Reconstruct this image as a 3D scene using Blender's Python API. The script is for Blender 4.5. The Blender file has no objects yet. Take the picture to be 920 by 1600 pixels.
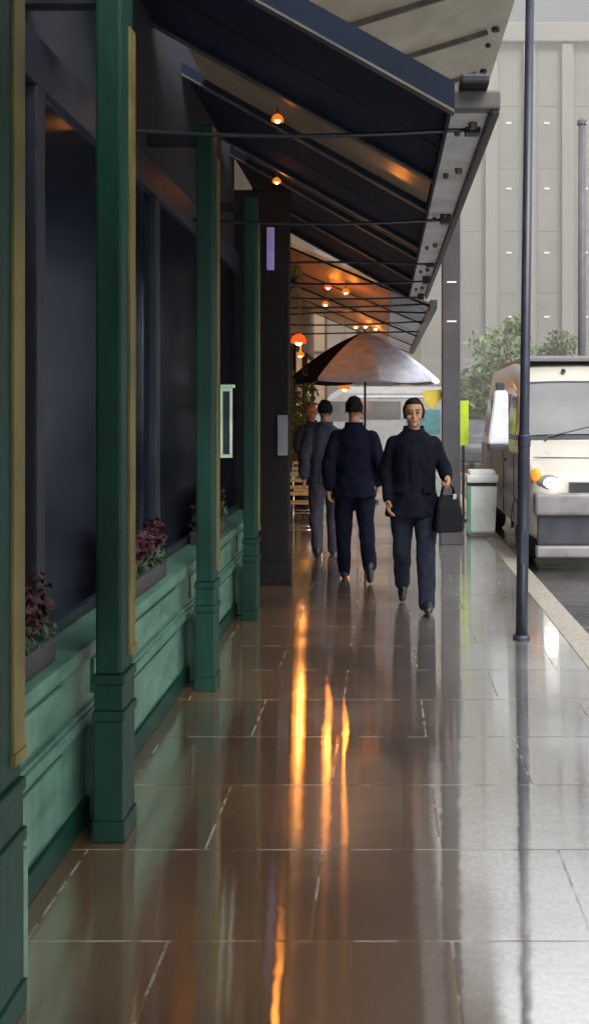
import bpy, bmesh, math, random
from mathutils import Vector, Matrix, noise

random.seed(11)
S = bpy.context.scene
COL = S.collection
R = math.radians
V = Vector

# ------------------------------------------------------------------ helpers
class MB:
    """collects shapes into one bmesh"""
    def __init__(self):
        self.bm = bmesh.new()

    def box(self, x0, x1, y0, y1, z0, z1, bev=0.0, mtx=None):
        r = bmesh.ops.create_cube(self.bm, size=1.0)
        vs = r['verts']
        for v in vs:
            v.co = V(((x0 + x1) / 2 + v.co.x * (x1 - x0), (y0 + y1) / 2 + v.co.y * (y1 - y0), (z0 + z1) / 2 + v.co.z * (z1 - z0)))
        if bev > 0:
            es = set(e for v in vs for e in v.link_edges)
            rr = bmesh.ops.bevel(self.bm, geom=list(es), offset=bev, segments=2, affect='EDGES', profile=0.7)
            vs = list(set(v for f in rr['faces'] for v in f.verts) | set(v for v in vs if v.is_valid))
        if mtx is not None:
            for v in vs:
                v.co = mtx @ v.co
        return self

    def beam(self, p, q, w, h, up=(0, 0, 1)):
        p, q = V(p), V(q)
        d = (q - p).normalized()
        s = d.cross(V(up)).normalized()
        u = s.cross(d).normalized()
        vs = []
        for c in (p, q):
            for a, b in ((-1, -1), (1, -1), (1, 1), (-1, 1)):
                vs.append(self.bm.verts.new(c + s * a * w / 2 + u * b * h / 2))
        for f in ((0, 1, 2, 3), (7, 6, 5, 4), (0, 4, 5, 1), (1, 5, 6, 2), (2, 6, 7, 3), (3, 7, 4, 0)):
            self.bm.faces.new([vs[i] for i in f])
        return self

    def tube(self, pts, rad, n=10, cap=True):
        pts = [V(p) for p in pts]
        if not hasattr(rad, '__len__'):
            rad = [rad] * len(pts)
        rings = []
        prev = None
        for i, p in enumerate(pts):
            a = pts[max(i - 1, 0)]
            b = pts[min(i + 1, len(pts) - 1)]
            d = (b - a).normalized()
            if prev is None:
                ref = V((1, 0, 0)) if abs(d.x) < 0.8 else V((0, 1, 0))
            else:
                ref = prev
            s = (ref - d * ref.dot(d)).normalized()
            prev = s
            t = d.cross(s)
            rings.append([self.bm.verts.new(p + (s * math.cos(k * 2 * math.pi / n) + t * math.sin(k * 2 * math.pi / n)) * rad[i]) for k in range(n)])
        for a, b in zip(rings, rings[1:]):
            for k in range(n):
                self.bm.faces.new((a[k], a[(k + 1) % n], b[(k + 1) % n], b[k]))
        if cap:
            self.bm.faces.new(rings[0][::-1])
            self.bm.faces.new(rings[-1])
        return self

    def lathe(self, prof, c=(0, 0, 0), n=24, sx=1, sy=1):
        rings = []
        for r, z in prof:
            rings.append([self.bm.verts.new((c[0] + sx * r * math.cos(k * 2 * math.pi / n), c[1] + sy * r * math.sin(k * 2 * math.pi / n), c[2] + z)) for k in range(n)])
        for a, b in zip(rings, rings[1:]):
            for k in range(n):
                self.bm.faces.new((a[k], a[(k + 1) % n], b[(k + 1) % n], b[k]))
        self.bm.faces.new(rings[0][::-1])
        self.bm.faces.new(rings[-1])
        return self

    def ball(self, c, r, sub=2):
        if not hasattr(r, '__len__'):
            r = (r, r, r)
        m = Matrix.Translation(V(c)) @ Matrix.Diagonal((r[0], r[1], r[2], 1))
        bmesh.ops.create_icosphere(self.bm, subdivisions=sub, radius=1.0, matrix=m)
        return self

    def face(self, pts):
        self.bm.faces.new([self.bm.verts.new(V(p)) for p in pts])
        return self

    def sections(self, secs, n=24):
        """closed loft of (x,y,z,rx,ry) ellipses"""
        rings = []
        for x, y, z, rx, ry in secs:
            rings.append([self.bm.verts.new((x + rx * math.cos(k * 2 * math.pi / n), y + ry * math.sin(k * 2 * math.pi / n), z)) for k in range(n)])
        for a, b in zip(rings, rings[1:]):
            for k in range(n):
                self.bm.faces.new((a[k], a[(k + 1) % n], b[(k + 1) % n], b[k]))
        self.bm.faces.new(rings[0][::-1])
        self.bm.faces.new(rings[-1])
        return self

    def chain(self, pts, radii):
        pts = [V(p) for p in pts]
        for p, r in zip(pts, radii):
            self.ball(p, r, 2)
        for p, q, a, b in zip(pts, pts[1:], radii, radii[1:]):
            if (q - p).length > 1e-5:
                self.tube([p, q], [a, b], 14)
        return self

    def build(self, name, mat, parent=None, smooth=False):
        bmesh.ops.recalc_face_normals(self.bm, faces=self.bm.faces)
        me = bpy.data.meshes.new(name)
        self.bm.to_mesh(me)
        self.bm.free()
        return link(name, me, mat, parent, smooth)


def link(name, me, mat, parent=None, smooth=False):
    o = bpy.data.objects.new(name, me)
    COL.objects.link(o)
    if mat:
        me.materials.clear()
        me.materials.append(mat)
    if smooth:
        me.polygons.foreach_set('use_smooth', [True] * len(me.polygons))
    if parent:
        o.parent = parent
    return o


def remeshed(mb, voxel, smooth=4, amp=0.0, freq=9.0):
    """one continuous surface out of overlapping shapes"""
    bmesh.ops.recalc_face_normals(mb.bm, faces=mb.bm.faces)
    me = bpy.data.meshes.new('tmp')
    mb.bm.to_mesh(me)
    mb.bm.free()
    o = bpy.data.objects.new('tmp', me)
    COL.objects.link(o)
    m = o.modifiers.new('r', 'REMESH')
    m.mode = 'VOXEL'
    m.voxel_size = voxel
    if smooth:
        s = o.modifiers.new('s', 'SMOOTH')
        s.iterations = smooth
        s.factor = 0.5
    dg = bpy.context.evaluated_depsgraph_get()
    out = bpy.data.meshes.new_from_object(o.evaluated_get(dg))
    bpy.data.objects.remove(o)
    bpy.data.meshes.remove(me)
    if amp:
        ns = [v.normal.copy() for v in out.vertices]
        for v, n in zip(out.vertices, ns):
            p = v.co * freq
            p.z *= 0.55
            v.co += n * amp * (noise.noise(p) + 0.5 * noise.noise(p * 2.3))
    return out


def empty(name, loc=(0, 0, 0), rz=0):
    o = bpy.data.objects.new(name, None)
    COL.objects.link(o)
    o.location = loc
    o.rotation_euler = (0, 0, rz)
    o.empty_display_size = 0.2
    return o


def tag(o, label, cat, group=None, kind=None):
    o['label'] = label
    o['category'] = cat
    if group:
        o['group'] = group
    if kind:
        o['kind'] = kind
    return o


def structure(o):
    o['kind'] = 'structure'
    return o


def copy_tree(o, parent=None):
    c = o.copy()
    COL.objects.link(c)
    if parent:
        c.parent = parent
    for ch in o.children:
        copy_tree(ch, c)
    return c


# ------------------------------------------------------------------ materials
def mat(name, col, rough=0.5, metal=0.0, var=0.25, vscale=6.0, bump=0.0, bscale=40.0, stretch=(1, 1, 1), emit=None, estr=0.0, ior=1.45, coat=0.0, dark=None, spec=0.5):
    m = bpy.data.materials.new(name)
    m.use_nodes = True
    nt = m.node_tree
    b = nt.nodes['Principled BSDF']
    b.inputs['Roughness'].default_value = rough
    b.inputs['Metallic'].default_value = metal
    b.inputs['IOR'].default_value = ior
    b.inputs['Specular IOR Level'].default_value = spec
    b.inputs['Coat Weight'].default_value = coat
    b.inputs['Coat Roughness'].default_value = 0.15
    tc = nt.nodes.new('ShaderNodeTexCoord')
    mp = nt.nodes.new('ShaderNodeMapping')
    mp.inputs['Scale'].default_value = stretch
    nt.links.new(tc.outputs['Object'], mp.inputs['Vector'])
    nz = nt.nodes.new('ShaderNodeTexNoise')
    nz.inputs['Scale'].default_value = vscale
    nz.inputs['Detail'].default_value = 5
    nt.links.new(mp.outputs['Vector'], nz.inputs['Vector'])
    rp = nt.nodes.new('ShaderNodeValToRGB')
    c = V(col[:3])
    lo = V(dark) if dark else c * (1 - var)
    hi = c * (1 + var)
    rp.color_ramp.elements[0].position = 0.3
    rp.color_ramp.elements[1].position = 0.72
    rp.color_ramp.elements[0].color = (*lo, 1)
    rp.color_ramp.elements[1].color = (min(hi.x, 1), min(hi.y, 1), min(hi.z, 1), 1)
    nt.links.new(nz.outputs['Fac'], rp.inputs['Fac'])
    nt.links.new(rp.outputs['Color'], b.inputs['Base Color'])
    # uneven sheen
    mr = nt.nodes.new('ShaderNodeMapRange')
    mr.inputs['To Min'].default_value = max(rough - 0.1, 0.02)
    mr.inputs['To Max'].default_value = min(rough + 0.12, 1)
    nt.links.new(nz.outputs['Fac'], mr.inputs['Value'])
    nt.links.new(mr.outputs['Result'], b.inputs['Roughness'])
    if bump:
        n2 = nt.nodes.new('ShaderNodeTexNoise')
        n2.inputs['Scale'].default_value = bscale
        n2.inputs['Detail'].default_value = 4
        nt.links.new(mp.outputs['Vector'], n2.inputs['Vector'])
        bp = nt.nodes.new('ShaderNodeBump')
        bp.inputs['Strength'].default_value = bump
        bp.inputs['Distance'].default_value = 0.01
        nt.links.new(n2.outputs['Fac'], bp.inputs['Height'])
        nt.links.new(bp.outputs['Normal'], b.inputs['Normal'])
    if emit:
        b.inputs['Emission Color'].default_value = (*emit, 1)
        b.inputs['Emission Strength'].default_value = estr
    return m


def glow(name, col, strength):
    m = bpy.data.materials.new(name)
    m.use_nodes = True
    nt = m.node_tree
    nt.nodes.clear()
    e = nt.nodes.new('ShaderNodeEmission')
    e.inputs['Color'].default_value = (*col, 1)
    e.inputs['Strength'].default_value = strength
    o = nt.nodes.new('ShaderNodeOutputMaterial')
    nt.links.new(e.outputs[0], o.inputs[0])
    return m


def sheet_glass(name, trans, translucent, gloss_rough=0.1, spread=0.0, ior=1.45):
    """thin pane: tinted see-through + translucent + fresnel gloss"""
    m = bpy.data.materials.new(name)
    m.use_nodes = True
    nt = m.node_tree
    nt.nodes.clear()
    t = nt.nodes.new('ShaderNodeBsdfTransparent')
    t.inputs['Color'].default_value = (*trans, 1)
    d = nt.nodes.new('ShaderNodeBsdfTranslucent')
    tc = nt.nodes.new('ShaderNodeTexCoord')
    nz = nt.nodes.new('ShaderNodeTexNoise')
    nz.inputs['Scale'].default_value = 3.0
    nz.inputs['Detail'].default_value = 5
    nt.links.new(tc.outputs['Object'], nz.inputs['Vector'])
    rp = nt.nodes.new('ShaderNodeValToRGB')
    rp.color_ramp.elements[0].color = (*[c * 0.7 for c in translucent], 1)
    rp.color_ramp.elements[1].color = (*[min(c * 1.2, 1) for c in translucent], 1)
    nt.links.new(nz.outputs['Fac'], rp.inputs['Fac'])
    nt.links.new(rp.outputs['Color'], d.inputs['Color'])
    mx = nt.nodes.new('ShaderNodeMixShader')
    mx.inputs[0].default_value = spread
    nt.links.new(t.outputs[0], mx.inputs[1])
    nt.links.new(d.outputs[0], mx.inputs[2])
    g = nt.nodes.new('ShaderNodeBsdfGlossy')
    g.inputs['Roughness'].default_value = gloss_rough
    fr = nt.nodes.new('ShaderNodeFresnel')
    fr.inputs['IOR'].default_value = ior
    m2 = nt.nodes.new('ShaderNodeMixShader')
    nt.links.new(fr.outputs[0], m2.inputs[0])
    nt.links.new(mx.outputs[0], m2.inputs[1])
    nt.links.new(g.outputs[0], m2.inputs[2])
    o = nt.nodes.new('ShaderNodeOutputMaterial')
    nt.links.new(m2.outputs[0], o.inputs[0])
    return m


def wet_ground(name, col, warmth_fade_col=None, slab=None, film=0.55, rmin=0.04, rmax=0.22, bump=0.12, aniso=0.0):
    """stone under a film of rain water: diffuse stone + strong mirror, rippled"""
    m = bpy.data.materials.new(name)
    m.use_nodes = True
    nt = m.node_tree
    nt.nodes.clear()
    N = nt.nodes.new
    L = nt.links.new
    tc = N('ShaderNodeTexCoord')
    big = N('ShaderNodeTexNoise'); big.inputs['Scale'].default_value = 0.9; big.inputs['Detail'].default_value = 6
    L(tc.outputs['Object'], big.inputs['Vector'])
    fine = N('ShaderNodeTexNoise'); fine.inputs['Scale'].default_value = 55; fine.inputs['Detail'].default_value = 6
    L(tc.outputs['Object'], fine.inputs['Vector'])
    c0 = N('ShaderNodeValToRGB')
    c0.color_ramp.elements[0].position = 0.32; c0.color_ramp.elements[1].position = 0.7
    c0.color_ramp.elements[0].color = (*[c * 0.62 for c in col], 1)
    c0.color_ramp.elements[1].color = (*[c * 1.35 for c in col], 1)
    mixn = N('ShaderNodeMath'); mixn.operation = 'ADD'
    h1 = N('ShaderNodeMath'); h1.operation = 'MULTIPLY'; h1.inputs[1].default_value = 0.6
    h2 = N('ShaderNodeMath'); h2.operation = 'MULTIPLY'; h2.inputs[1].default_value = 0.4
    L(big.outputs['Fac'], h1.inputs[0]); L(fine.outputs['Fac'], h2.inputs[0])
    L(h1.outputs[0], mixn.inputs[0]); L(h2.outputs[0], mixn.inputs[1])
    L(mixn.outputs[0], c0.inputs['Fac'])
    colsock = c0.outputs['Color']
    if warmth_fade_col:   # lamp warmth painted into the stone, fading to grey towards the kerb
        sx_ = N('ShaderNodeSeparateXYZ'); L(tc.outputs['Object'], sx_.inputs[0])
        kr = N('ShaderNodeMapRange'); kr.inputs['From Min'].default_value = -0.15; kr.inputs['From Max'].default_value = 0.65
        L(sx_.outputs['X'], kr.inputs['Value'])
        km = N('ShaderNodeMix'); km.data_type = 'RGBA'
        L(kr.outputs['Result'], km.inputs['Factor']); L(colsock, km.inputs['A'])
        km.inputs['B'].default_value = (*warmth_fade_col, 1)
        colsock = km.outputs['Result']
    rr = N('ShaderNodeMapRange'); rr.inputs['From Min'].default_value = 0.35; rr.inputs['From Max'].default_value = 0.65
    rr.inputs['To Min'].default_value = rmin; rr.inputs['To Max'].default_value = rmax
    L(big.outputs['Fac'], rr.inputs['Value'])
    rough = rr.outputs['Result']
    # ripples and grain
    rip = N('ShaderNodeTexNoise'); rip.inputs['Scale'].default_value = 7; rip.inputs['Detail'].default_value = 1.5
    mp = N('ShaderNodeMapping'); mp.inputs['Scale'].default_value = (1.0, 1.6, 1)
    L(tc.outputs['Object'], mp.inputs['Vector']); L(mp.outputs['Vector'], rip.inputs['Vector'])
    hh = N('ShaderNodeMath'); hh.operation = 'MULTIPLY_ADD'; hh.inputs[1].default_value = 0.025
    L(fine.outputs['Fac'], hh.inputs[0]); L(rip.outputs['Fac'], hh.inputs[2])
    height = hh.outputs[0]
    facsock = None
    if slab:
        bw, rh, gap = slab
        br = N('ShaderNodeTexBrick')
        br.offset = 0.5; br.squash = 1.0
        br.inputs['Scale'].default_value = 1.0
        br.inputs['Brick Width'].default_value = bw
        br.inputs['Row Height'].default_value = rh
        br.inputs['Mortar Size'].default_value = gap
        br.inputs['Mortar Smooth'].default_value = 0.2
        br.inputs['Color1'].default_value = (0.72, 0.72, 0.72, 1)
        br.inputs['Color2'].default_value = (1.2, 1.17, 1.12, 1)
        br.inputs['Mortar'].default_value = (1, 1, 1, 1)
        mpb = N('ShaderNodeMapping'); mpb.inputs['Location'].default_value = (0.23, 0.12, 0)
        L(tc.outputs['Object'], mpb.inputs['Vector']); L(mpb.outputs['Vector'], br.inputs['Vector'])
        mu = N('ShaderNodeMix'); mu.data_type = 'RGBA'; mu.blend_type = 'MULTIPLY'; mu.inputs['Factor'].default_value = 1
        L(colsock, mu.inputs['A']); L(br.outputs['Color'], mu.inputs['B'])
        # patchy pale grout, wet glints painted into its colour
        gm = N('ShaderNodeMath'); gm.operation = 'MULTIPLY'
        gp = N('ShaderNodeMapRange'); gp.inputs['From Min'].default_value = 0.42; gp.inputs['From Max'].default_value = 0.62
        L(rip.outputs['Fac'], gp.inputs['Value'])
        L(br.outputs['Fac'], gm.inputs[0]); L(gp.outputs['Result'], gm.inputs[1])
        mg = N('ShaderNodeMix'); mg.data_type = 'RGBA'
        mg.inputs['B'].default_value = (0.22, 0.20, 0.17, 1)
        L(gm.outputs[0], mg.inputs['Factor']); L(mu.outputs['Result'], mg.inputs['A'])
        colsock = mg.outputs['Result']
        sub = N('ShaderNodeMath'); sub.operation = 'MULTIPLY_ADD'; sub.inputs[1].default_value = -0.35
        L(br.outputs['Fac'], sub.inputs[0]); L(height, sub.inputs[2])
        height = sub.outputs[0]
        facsock = br.outputs['Fac']
    bp = N('ShaderNodeBump'); bp.inputs['Strength'].default_value = bump; bp.inputs['Distance'].default_value = 0.02
    L(height, bp.inputs['Height'])
    df = N('ShaderNodeBsdfDiffuse'); L(colsock, df.inputs['Color']); L(bp.outputs['Normal'], df.inputs['Normal'])
    gl = N('ShaderNodeBsdfGlossy'); gl.inputs['Color'].default_value = (0.95, 0.95, 0.93, 1)
    an = N('ShaderNodeCombineXYZ'); an.inputs[0].default_value = 1.0
    gl.inputs['Anisotropy'].default_value = aniso
    L(an.outputs[0], gl.inputs['Tangent'])
    L(rough, gl.inputs['Roughness']); L(bp.outputs['Normal'], gl.inputs['Normal'])
    fr = N('ShaderNodeFresnel'); fr.inputs['IOR'].default_value = 1.5
    fm = N('ShaderNodeMath'); fm.operation = 'MULTIPLY_ADD'; fm.inputs[1].default_value = 1 - film; fm.inputs[2].default_value = film
    L(fr.outputs[0], fm.inputs[0])
    dm = N('ShaderNodeMapRange'); dm.inputs['From Min'].default_value = 0.33; dm.inputs['From Max'].default_value = 0.6
    dm.inputs['To Min'].default_value = 1.04; dm.inputs['To Max'].default_value = 0.80
    L(mixn.outputs[0], dm.inputs['Value'])
    dmm = N('ShaderNodeMath'); dmm.operation = 'MULTIPLY'
    L(fm.outputs[0], dmm.inputs[0]); L(dm.outputs['Result'], dmm.inputs[1])
    fac = dmm.outputs[0]
    if facsock:
        k = N('ShaderNodeMath'); k.operation = 'MULTIPLY_ADD'; k.inputs[1].default_value = -0.5; k.inputs[2].default_value = 1
        L(facsock, k.inputs[0])
        k2 = N('ShaderNodeMath'); k2.operation = 'MULTIPLY'
        L(fac, k2.inputs[0]); L(k.outputs[0], k2.inputs[1])
        fac = k2.outputs[0]
    g2 = N('ShaderNodeBsdfGlossy'); g2.inputs['Color'].default_value = (0.95, 0.93, 0.90, 1)
    g2.inputs['Roughness'].default_value = 0.42; g2.inputs['Anisotropy'].default_value = aniso * 0.6
    L(an.outputs[0], g2.inputs['Tangent']); L(bp.outputs['Normal'], g2.inputs['Normal'])
    gm2 = N('ShaderNodeMixShader'); gm2.inputs[0].default_value = 0.06
    L(gl.outputs[0], gm2.inputs[1]); L(g2.outputs[0], gm2.inputs[2])
    mx = N('ShaderNodeMixShader'); L(fac, mx.inputs[0]); L(df.outputs[0], mx.inputs[1]); L(gm2.outputs[0], mx.inputs[2])
    o = N('ShaderNodeOutputMaterial'); L(mx.outputs[0], o.inputs[0])
    return m


M = {}
M['pave'] = wet_ground('wet_paving_stone', (0.115, 0.058, 0.025), (0.040, 0.040, 0.040), (0.88, 0.62, 0.0055), film=0.70, rmin=0.05, rmax=0.13, bump=0.022, aniso=0.80)  # brown includes painted lamp warmth, the grey end has none
M['road'] = wet_ground('wet_asphalt', (0.045, 0.043, 0.042), None, None, film=0.35, rmin=0.12, rmax=0.3, bump=0.3)
M['kerb'] = mat('wet_kerb_granite', (0.30, 0.275, 0.235), 0.3, var=0.3, vscale=25, bump=0.3, bscale=120)
M['green_dado'] = mat('sage_green_paint', (0.066, 0.143, 0.104), 0.42, var=0.28, vscale=5, bump=0.15, bscale=30, stretch=(1, 1, 2.2))
M['green_post'] = mat('bottle_green_paint', (0.002, 0.024, 0.0165), 0.5, spec=0.3, var=0.35, vscale=5, bump=0.12, stretch=(1, 1, 0.3))
for k_ in ('green_dado', 'green_post'):
    nt_ = M[k_].node_tree
    bs_ = nt_.nodes['Principled BSDF']
    tc_2 = nt_.nodes.new('ShaderNodeTexCoord')
    mp_2 = nt_.nodes.new('ShaderNodeMapping'); mp_2.inputs['Scale'].default_value = (9, 9, 0.8)
    nz_2 = nt_.nodes.new('ShaderNodeTexNoise'); nz_2.inputs['Scale'].default_value = 3.0; nz_2.inputs['Detail'].default_value = 8
    nz_3 = nt_.nodes.new('ShaderNodeTexNoise'); nz_3.inputs['Scale'].default_value = 38.0; nz_3.inputs['Detail'].default_value = 6
    nt_.links.new(tc_2.outputs['Object'], mp_2.inputs['Vector']); nt_.links.new(mp_2.outputs['Vector'], nz_2.inputs['Vector'])
    nt_.links.new(tc_2.outputs['Object'], nz_3.inputs['Vector'])
    r2_ = nt_.nodes.new('ShaderNodeMapRange'); r2_.inputs['From Min'].default_value = 0.35; r2_.inputs['From Max'].default_value = 0.7
    r2_.inputs['To Min'].default_value = 0.88; r2_.inputs['To Max'].default_value = 1.10
    nt_.links.new(nz_2.outputs['Fac'], r2_.inputs['Value'])
    r3_ = nt_.nodes.new('ShaderNodeMapRange'); r3_.inputs['From Min'].default_value = 0.70; r3_.inputs['From Max'].default_value = 0.80
    nt_.links.new(nz_3.outputs['Fac'], r3_.inputs['Value'])
    m1_ = nt_.nodes.new('ShaderNodeMix'); m1_.data_type = 'RGBA'; m1_.blend_type = 'MULTIPLY'; m1_.inputs['Factor'].default_value = 1
    old = bs_.inputs['Base Color'].links[0].from_socket
    nt_.links.new(old, m1_.inputs['A']); nt_.links.new(r2_.outputs['Result'], m1_.inputs['B'])
    m2_ = nt_.nodes.new('ShaderNodeMix'); m2_.data_type = 'RGBA'
    m2_.inputs['B'].default_value = (0.06, 0.08, 0.055, 1)
    nt_.links.new(r3_.outputs['Result'], m2_.inputs['Factor']); nt_.links.new(m1_.outputs['Result'], m2_.inputs['A'])
    nt_.links.new(m2_.outputs['Result'], bs_.inputs['Base Color'])
M['olive_trim'] = mat('worn_olive_gilt', (0.085, 0.068, 0.016), 0.5, metal=0.0, var=0.4, vscale=9, stretch=(1, 1, 0.4))
M['frame_dark'] = mat('dark_frame_paint', (0.012, 0.016, 0.024), 0.45, var=0.3)
M['navy'] = mat('navy_canopy_board', (0.0065, 0.0115, 0.024), 0.8, spec=0.2, var=0.3, vscale=3, bump=0.1)
M['rafter'] = mat('grey_rafter_steel', (0.07, 0.066, 0.062), 0.5, metal=0.2, var=0.3)
M['gutter'] = mat('weathered_zinc', (0.34, 0.33, 0.35), 0.45, metal=0.1, var=0.3, vscale=4, bump=0.15, bscale=25)
M['rod'] = mat('blackened_iron', (0.018, 0.019, 0.024), 0.4, metal=0.5, var=0.3)
M['bolt'] = mat('rusty_bolt', (0.09, 0.06, 0.04), 0.6, metal=0.5)
M['pane'] = sheet_glass('shop_window_glass', (0.62, 0.70, 0.85), (0.1, 0.1, 0.1), 0.16, 0.0, 1.09)
M['curtain'] = mat('navy_curtain_cloth', (0.013, 0.022, 0.036), 0.9, var=0.45, vscale=2.5, stretch=(1, 1, 0.15))
M['wall_dark'] = mat('dark_render_wall', (0.010, 0.012, 0.020), 0.8, var=0.3, vscale=2, bump=0.3)
M['side_grey'] = mat('dark_grey_side_paint', (0.13, 0.125, 0.13), 0.35, var=0.2, vscale=2)  # darker grey for the lower van sides
M['roof_glass'] = sheet_glass('dirty_wired_glass', (0.10, 0.095, 0.085), (0.26, 0.22, 0.18), 0.2, 0.85)
M['clear_roof'] = sheet_glass('rain_wet_roof_glass', (0.22, 0.24, 0.28), (0.32, 0.36, 0.42), 0.25, 0.6)
M['cream_sheet'] = sheet_glass('cream_translucent_sheet', (0.0, 0.0, 0.0), (0.40, 0.378, 0.325), 0.5, 0.96)
M['brown_wood'] = mat('stained_soffit_boards', (0.42, 0.22, 0.09), 0.5, var=0.35, vscale=4, bump=0.2, stretch=(1, 8, 1))
M['brown_wall'] = mat('brown_cafe_wall', (0.10, 0.060, 0.035), 0.6, var=0.35, vscale=3, bump=0.2)
M['pillar_brown'] = mat('dark_brown_pilaster', (0.010, 0.008, 0.009), 0.7, spec=0.2, var=0.3, bump=0.2)
M['pillar_grey'] = mat('dark_grey_pillar_paint', (0.050, 0.047, 0.054), 0.5, var=0.25, bump=0.15, vscale=3)
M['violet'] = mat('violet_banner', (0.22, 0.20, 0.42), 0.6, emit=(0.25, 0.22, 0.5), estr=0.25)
M['grey_panel'] = mat('grey_notice_panel', (0.16, 0.165, 0.19), 0.5)
M['pale_case'] = mat('pale_green_case', (0.35, 0.48, 0.36), 0.35)
M['post_navy'] = mat('navy_lamp_post_paint', (0.020, 0.024, 0.040), 0.35, var=0.3, bump=0.1)
M['post_far'] = mat('hazy_grey_post', (0.085, 0.085, 0.095), 0.6)
M['white_bin'] = mat('white_wet_plastic', (0.78, 0.81, 0.80), 0.28, var=0.12, vscale=4)
M['green_edge'] = mat('green_plastic_edge', (0.16, 0.42, 0.26), 0.4)
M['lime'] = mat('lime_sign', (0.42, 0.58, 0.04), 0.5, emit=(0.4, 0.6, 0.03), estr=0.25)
M['yellow'] = mat('yellow_sign', (0.55, 0.42, 0.05), 0.5)
M['van_cream'] = mat('wet_cream_car_paint', (0.43, 0.405, 0.355), 0.3, var=0.035, vscale=2, coat=0.5)
M['van_grey'] = mat('grey_bumper_plastic', (0.19, 0.18, 0.185), 0.4, var=0.2)
M['van_dark'] = mat('dark_grille', (0.028, 0.032, 0.042), 0.45)
M['van_glass'] = mat('windscreen_glass', (0.10, 0.10, 0.098), 0.08, var=0.3, vscale=1.2, ior=2.0)
M['rubber'] = mat('black_rubber', (0.015, 0.015, 0.016), 0.8)
M['chrome'] = mat('dull_alloy', (0.45, 0.45, 0.46), 0.3, metal=0.9)
M['head_lit'] = glow('lit_headlamp', (1.0, 0.97, 0.9), 10.0)
M['amber'] = mat('amber_lens', (0.7, 0.2, 0.02), 0.25, emit=(1.0, 0.25, 0.02), estr=0.9)
M['red_lens'] = mat('red_lens', (0.5, 0.03, 0.02), 0.25, emit=(1, 0.05, 0.02), estr=0.8)
M['bulb'] = glow('lit_bulb', (1.0, 0.58, 0.18), 60.0)
M['bulb_dim'] = glow('dim_lit_bulb', (1.0, 0.58, 0.18), 18.0)
M['shade_orange'] = glow('orange_glass_shade', (1.0, 0.22, 0.02), 0.9)
M['shade_red'] = glow('red_orange_glass_shade', (1.0, 0.09, 0.012), 1.3)
M['brass'] = mat('aged_brass', (0.30, 0.17, 0.05), 0.35, metal=0.8)
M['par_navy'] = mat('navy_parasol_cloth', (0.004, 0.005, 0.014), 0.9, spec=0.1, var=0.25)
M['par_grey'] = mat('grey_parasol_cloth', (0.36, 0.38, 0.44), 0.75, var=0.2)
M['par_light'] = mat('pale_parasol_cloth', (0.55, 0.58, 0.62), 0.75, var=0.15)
M['wood'] = mat('varnished_slats', (0.34, 0.20, 0.07), 0.3, var=0.3, stretch=(6, 1, 1), vscale=8)
M['steel'] = mat('polished_chair_steel', (0.6, 0.6, 0.6), 0.22, metal=0.95)
M['leaf_olive'] = mat('olive_leaves', (0.10, 0.115, 0.025), 0.5, var=0.5, vscale=5)
M['leaf_dark'] = mat('dark_leaves', (0.020, 0.045, 0.020), 0.5, var=0.5, vscale=9)
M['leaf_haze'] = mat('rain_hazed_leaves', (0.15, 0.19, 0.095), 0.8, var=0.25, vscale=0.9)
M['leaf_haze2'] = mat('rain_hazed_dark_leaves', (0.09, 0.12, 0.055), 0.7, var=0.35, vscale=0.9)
M['bark'] = mat('wet_bark', (0.06, 0.05, 0.04), 0.7, bump=0.5)
M['petal'] = mat('crimson_petals', (0.030, 0.003, 0.007), 0.6, var=0.5, vscale=12)
M['terracotta'] = mat('dark_trough', (0.03, 0.028, 0.03), 0.6)
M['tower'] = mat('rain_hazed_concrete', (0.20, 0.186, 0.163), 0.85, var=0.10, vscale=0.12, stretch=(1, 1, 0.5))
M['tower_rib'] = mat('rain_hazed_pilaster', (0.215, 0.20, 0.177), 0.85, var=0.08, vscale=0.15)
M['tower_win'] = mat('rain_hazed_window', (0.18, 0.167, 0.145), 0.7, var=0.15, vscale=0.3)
M['win_lit'] = glow('lit_strip_light', (1.0, 0.98, 0.9), 1.1)
M['far_brick'] = mat('far_brown_facade', (0.16, 0.12, 0.085), 0.8, var=0.3, vscale=0.6, bump=0.2, bscale=6)
M['far_glass'] = mat('far_warm_window', (0.10, 0.08, 0.06), 0.3, emit=(1.0, 0.5, 0.15), estr=0.25)
M['far_van'] = mat('pale_grey_van_paint', (0.26, 0.255, 0.25), 0.35, var=0.1)
M['teal'] = mat('teal_panel', (0.04, 0.15, 0.16), 0.5)
M['dark_car'] = mat('dark_grey_car_paint', (0.055, 0.058, 0.065), 0.3)
# clothing
M['skin'] = mat('skin', (0.27, 0.14, 0.078), 0.7, var=0.12, vscale=30)
M['coat_navy'] = mat('navy_wool_coat', (0.004, 0.005, 0.012), 0.9, spec=0.06, var=0.4, vscale=12, bump=0.3, bscale=90)
M['coat_black'] = mat('black_rain_coat', (0.0045, 0.005, 0.010), 0.85, spec=0.08, var=0.45, vscale=8, bump=0.3, bscale=60)
M['coat_slate'] = mat('slate_blue_jacket', (0.026, 0.031, 0.044), 0.85, spec=0.2, var=0.3, vscale=10, bump=0.2)
M['coat_dark'] = mat('charcoal_jacket', (0.013, 0.013, 0.02), 0.85, spec=0.2, var=0.3)
M['jeans'] = mat('charcoal_jeans', (0.013, 0.016, 0.027), 0.9, spec=0.1, var=0.3, vscale=14, bump=0.2)
M['trouser_navy'] = mat('navy_trousers', (0.005, 0.006, 0.014), 0.9, spec=0.08, var=0.3, vscale=10, bump=0.2)
M['trouser_slate'] = mat('slate_trousers', (0.03, 0.029, 0.042), 0.85, spec=0.2, var=0.3)
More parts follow.
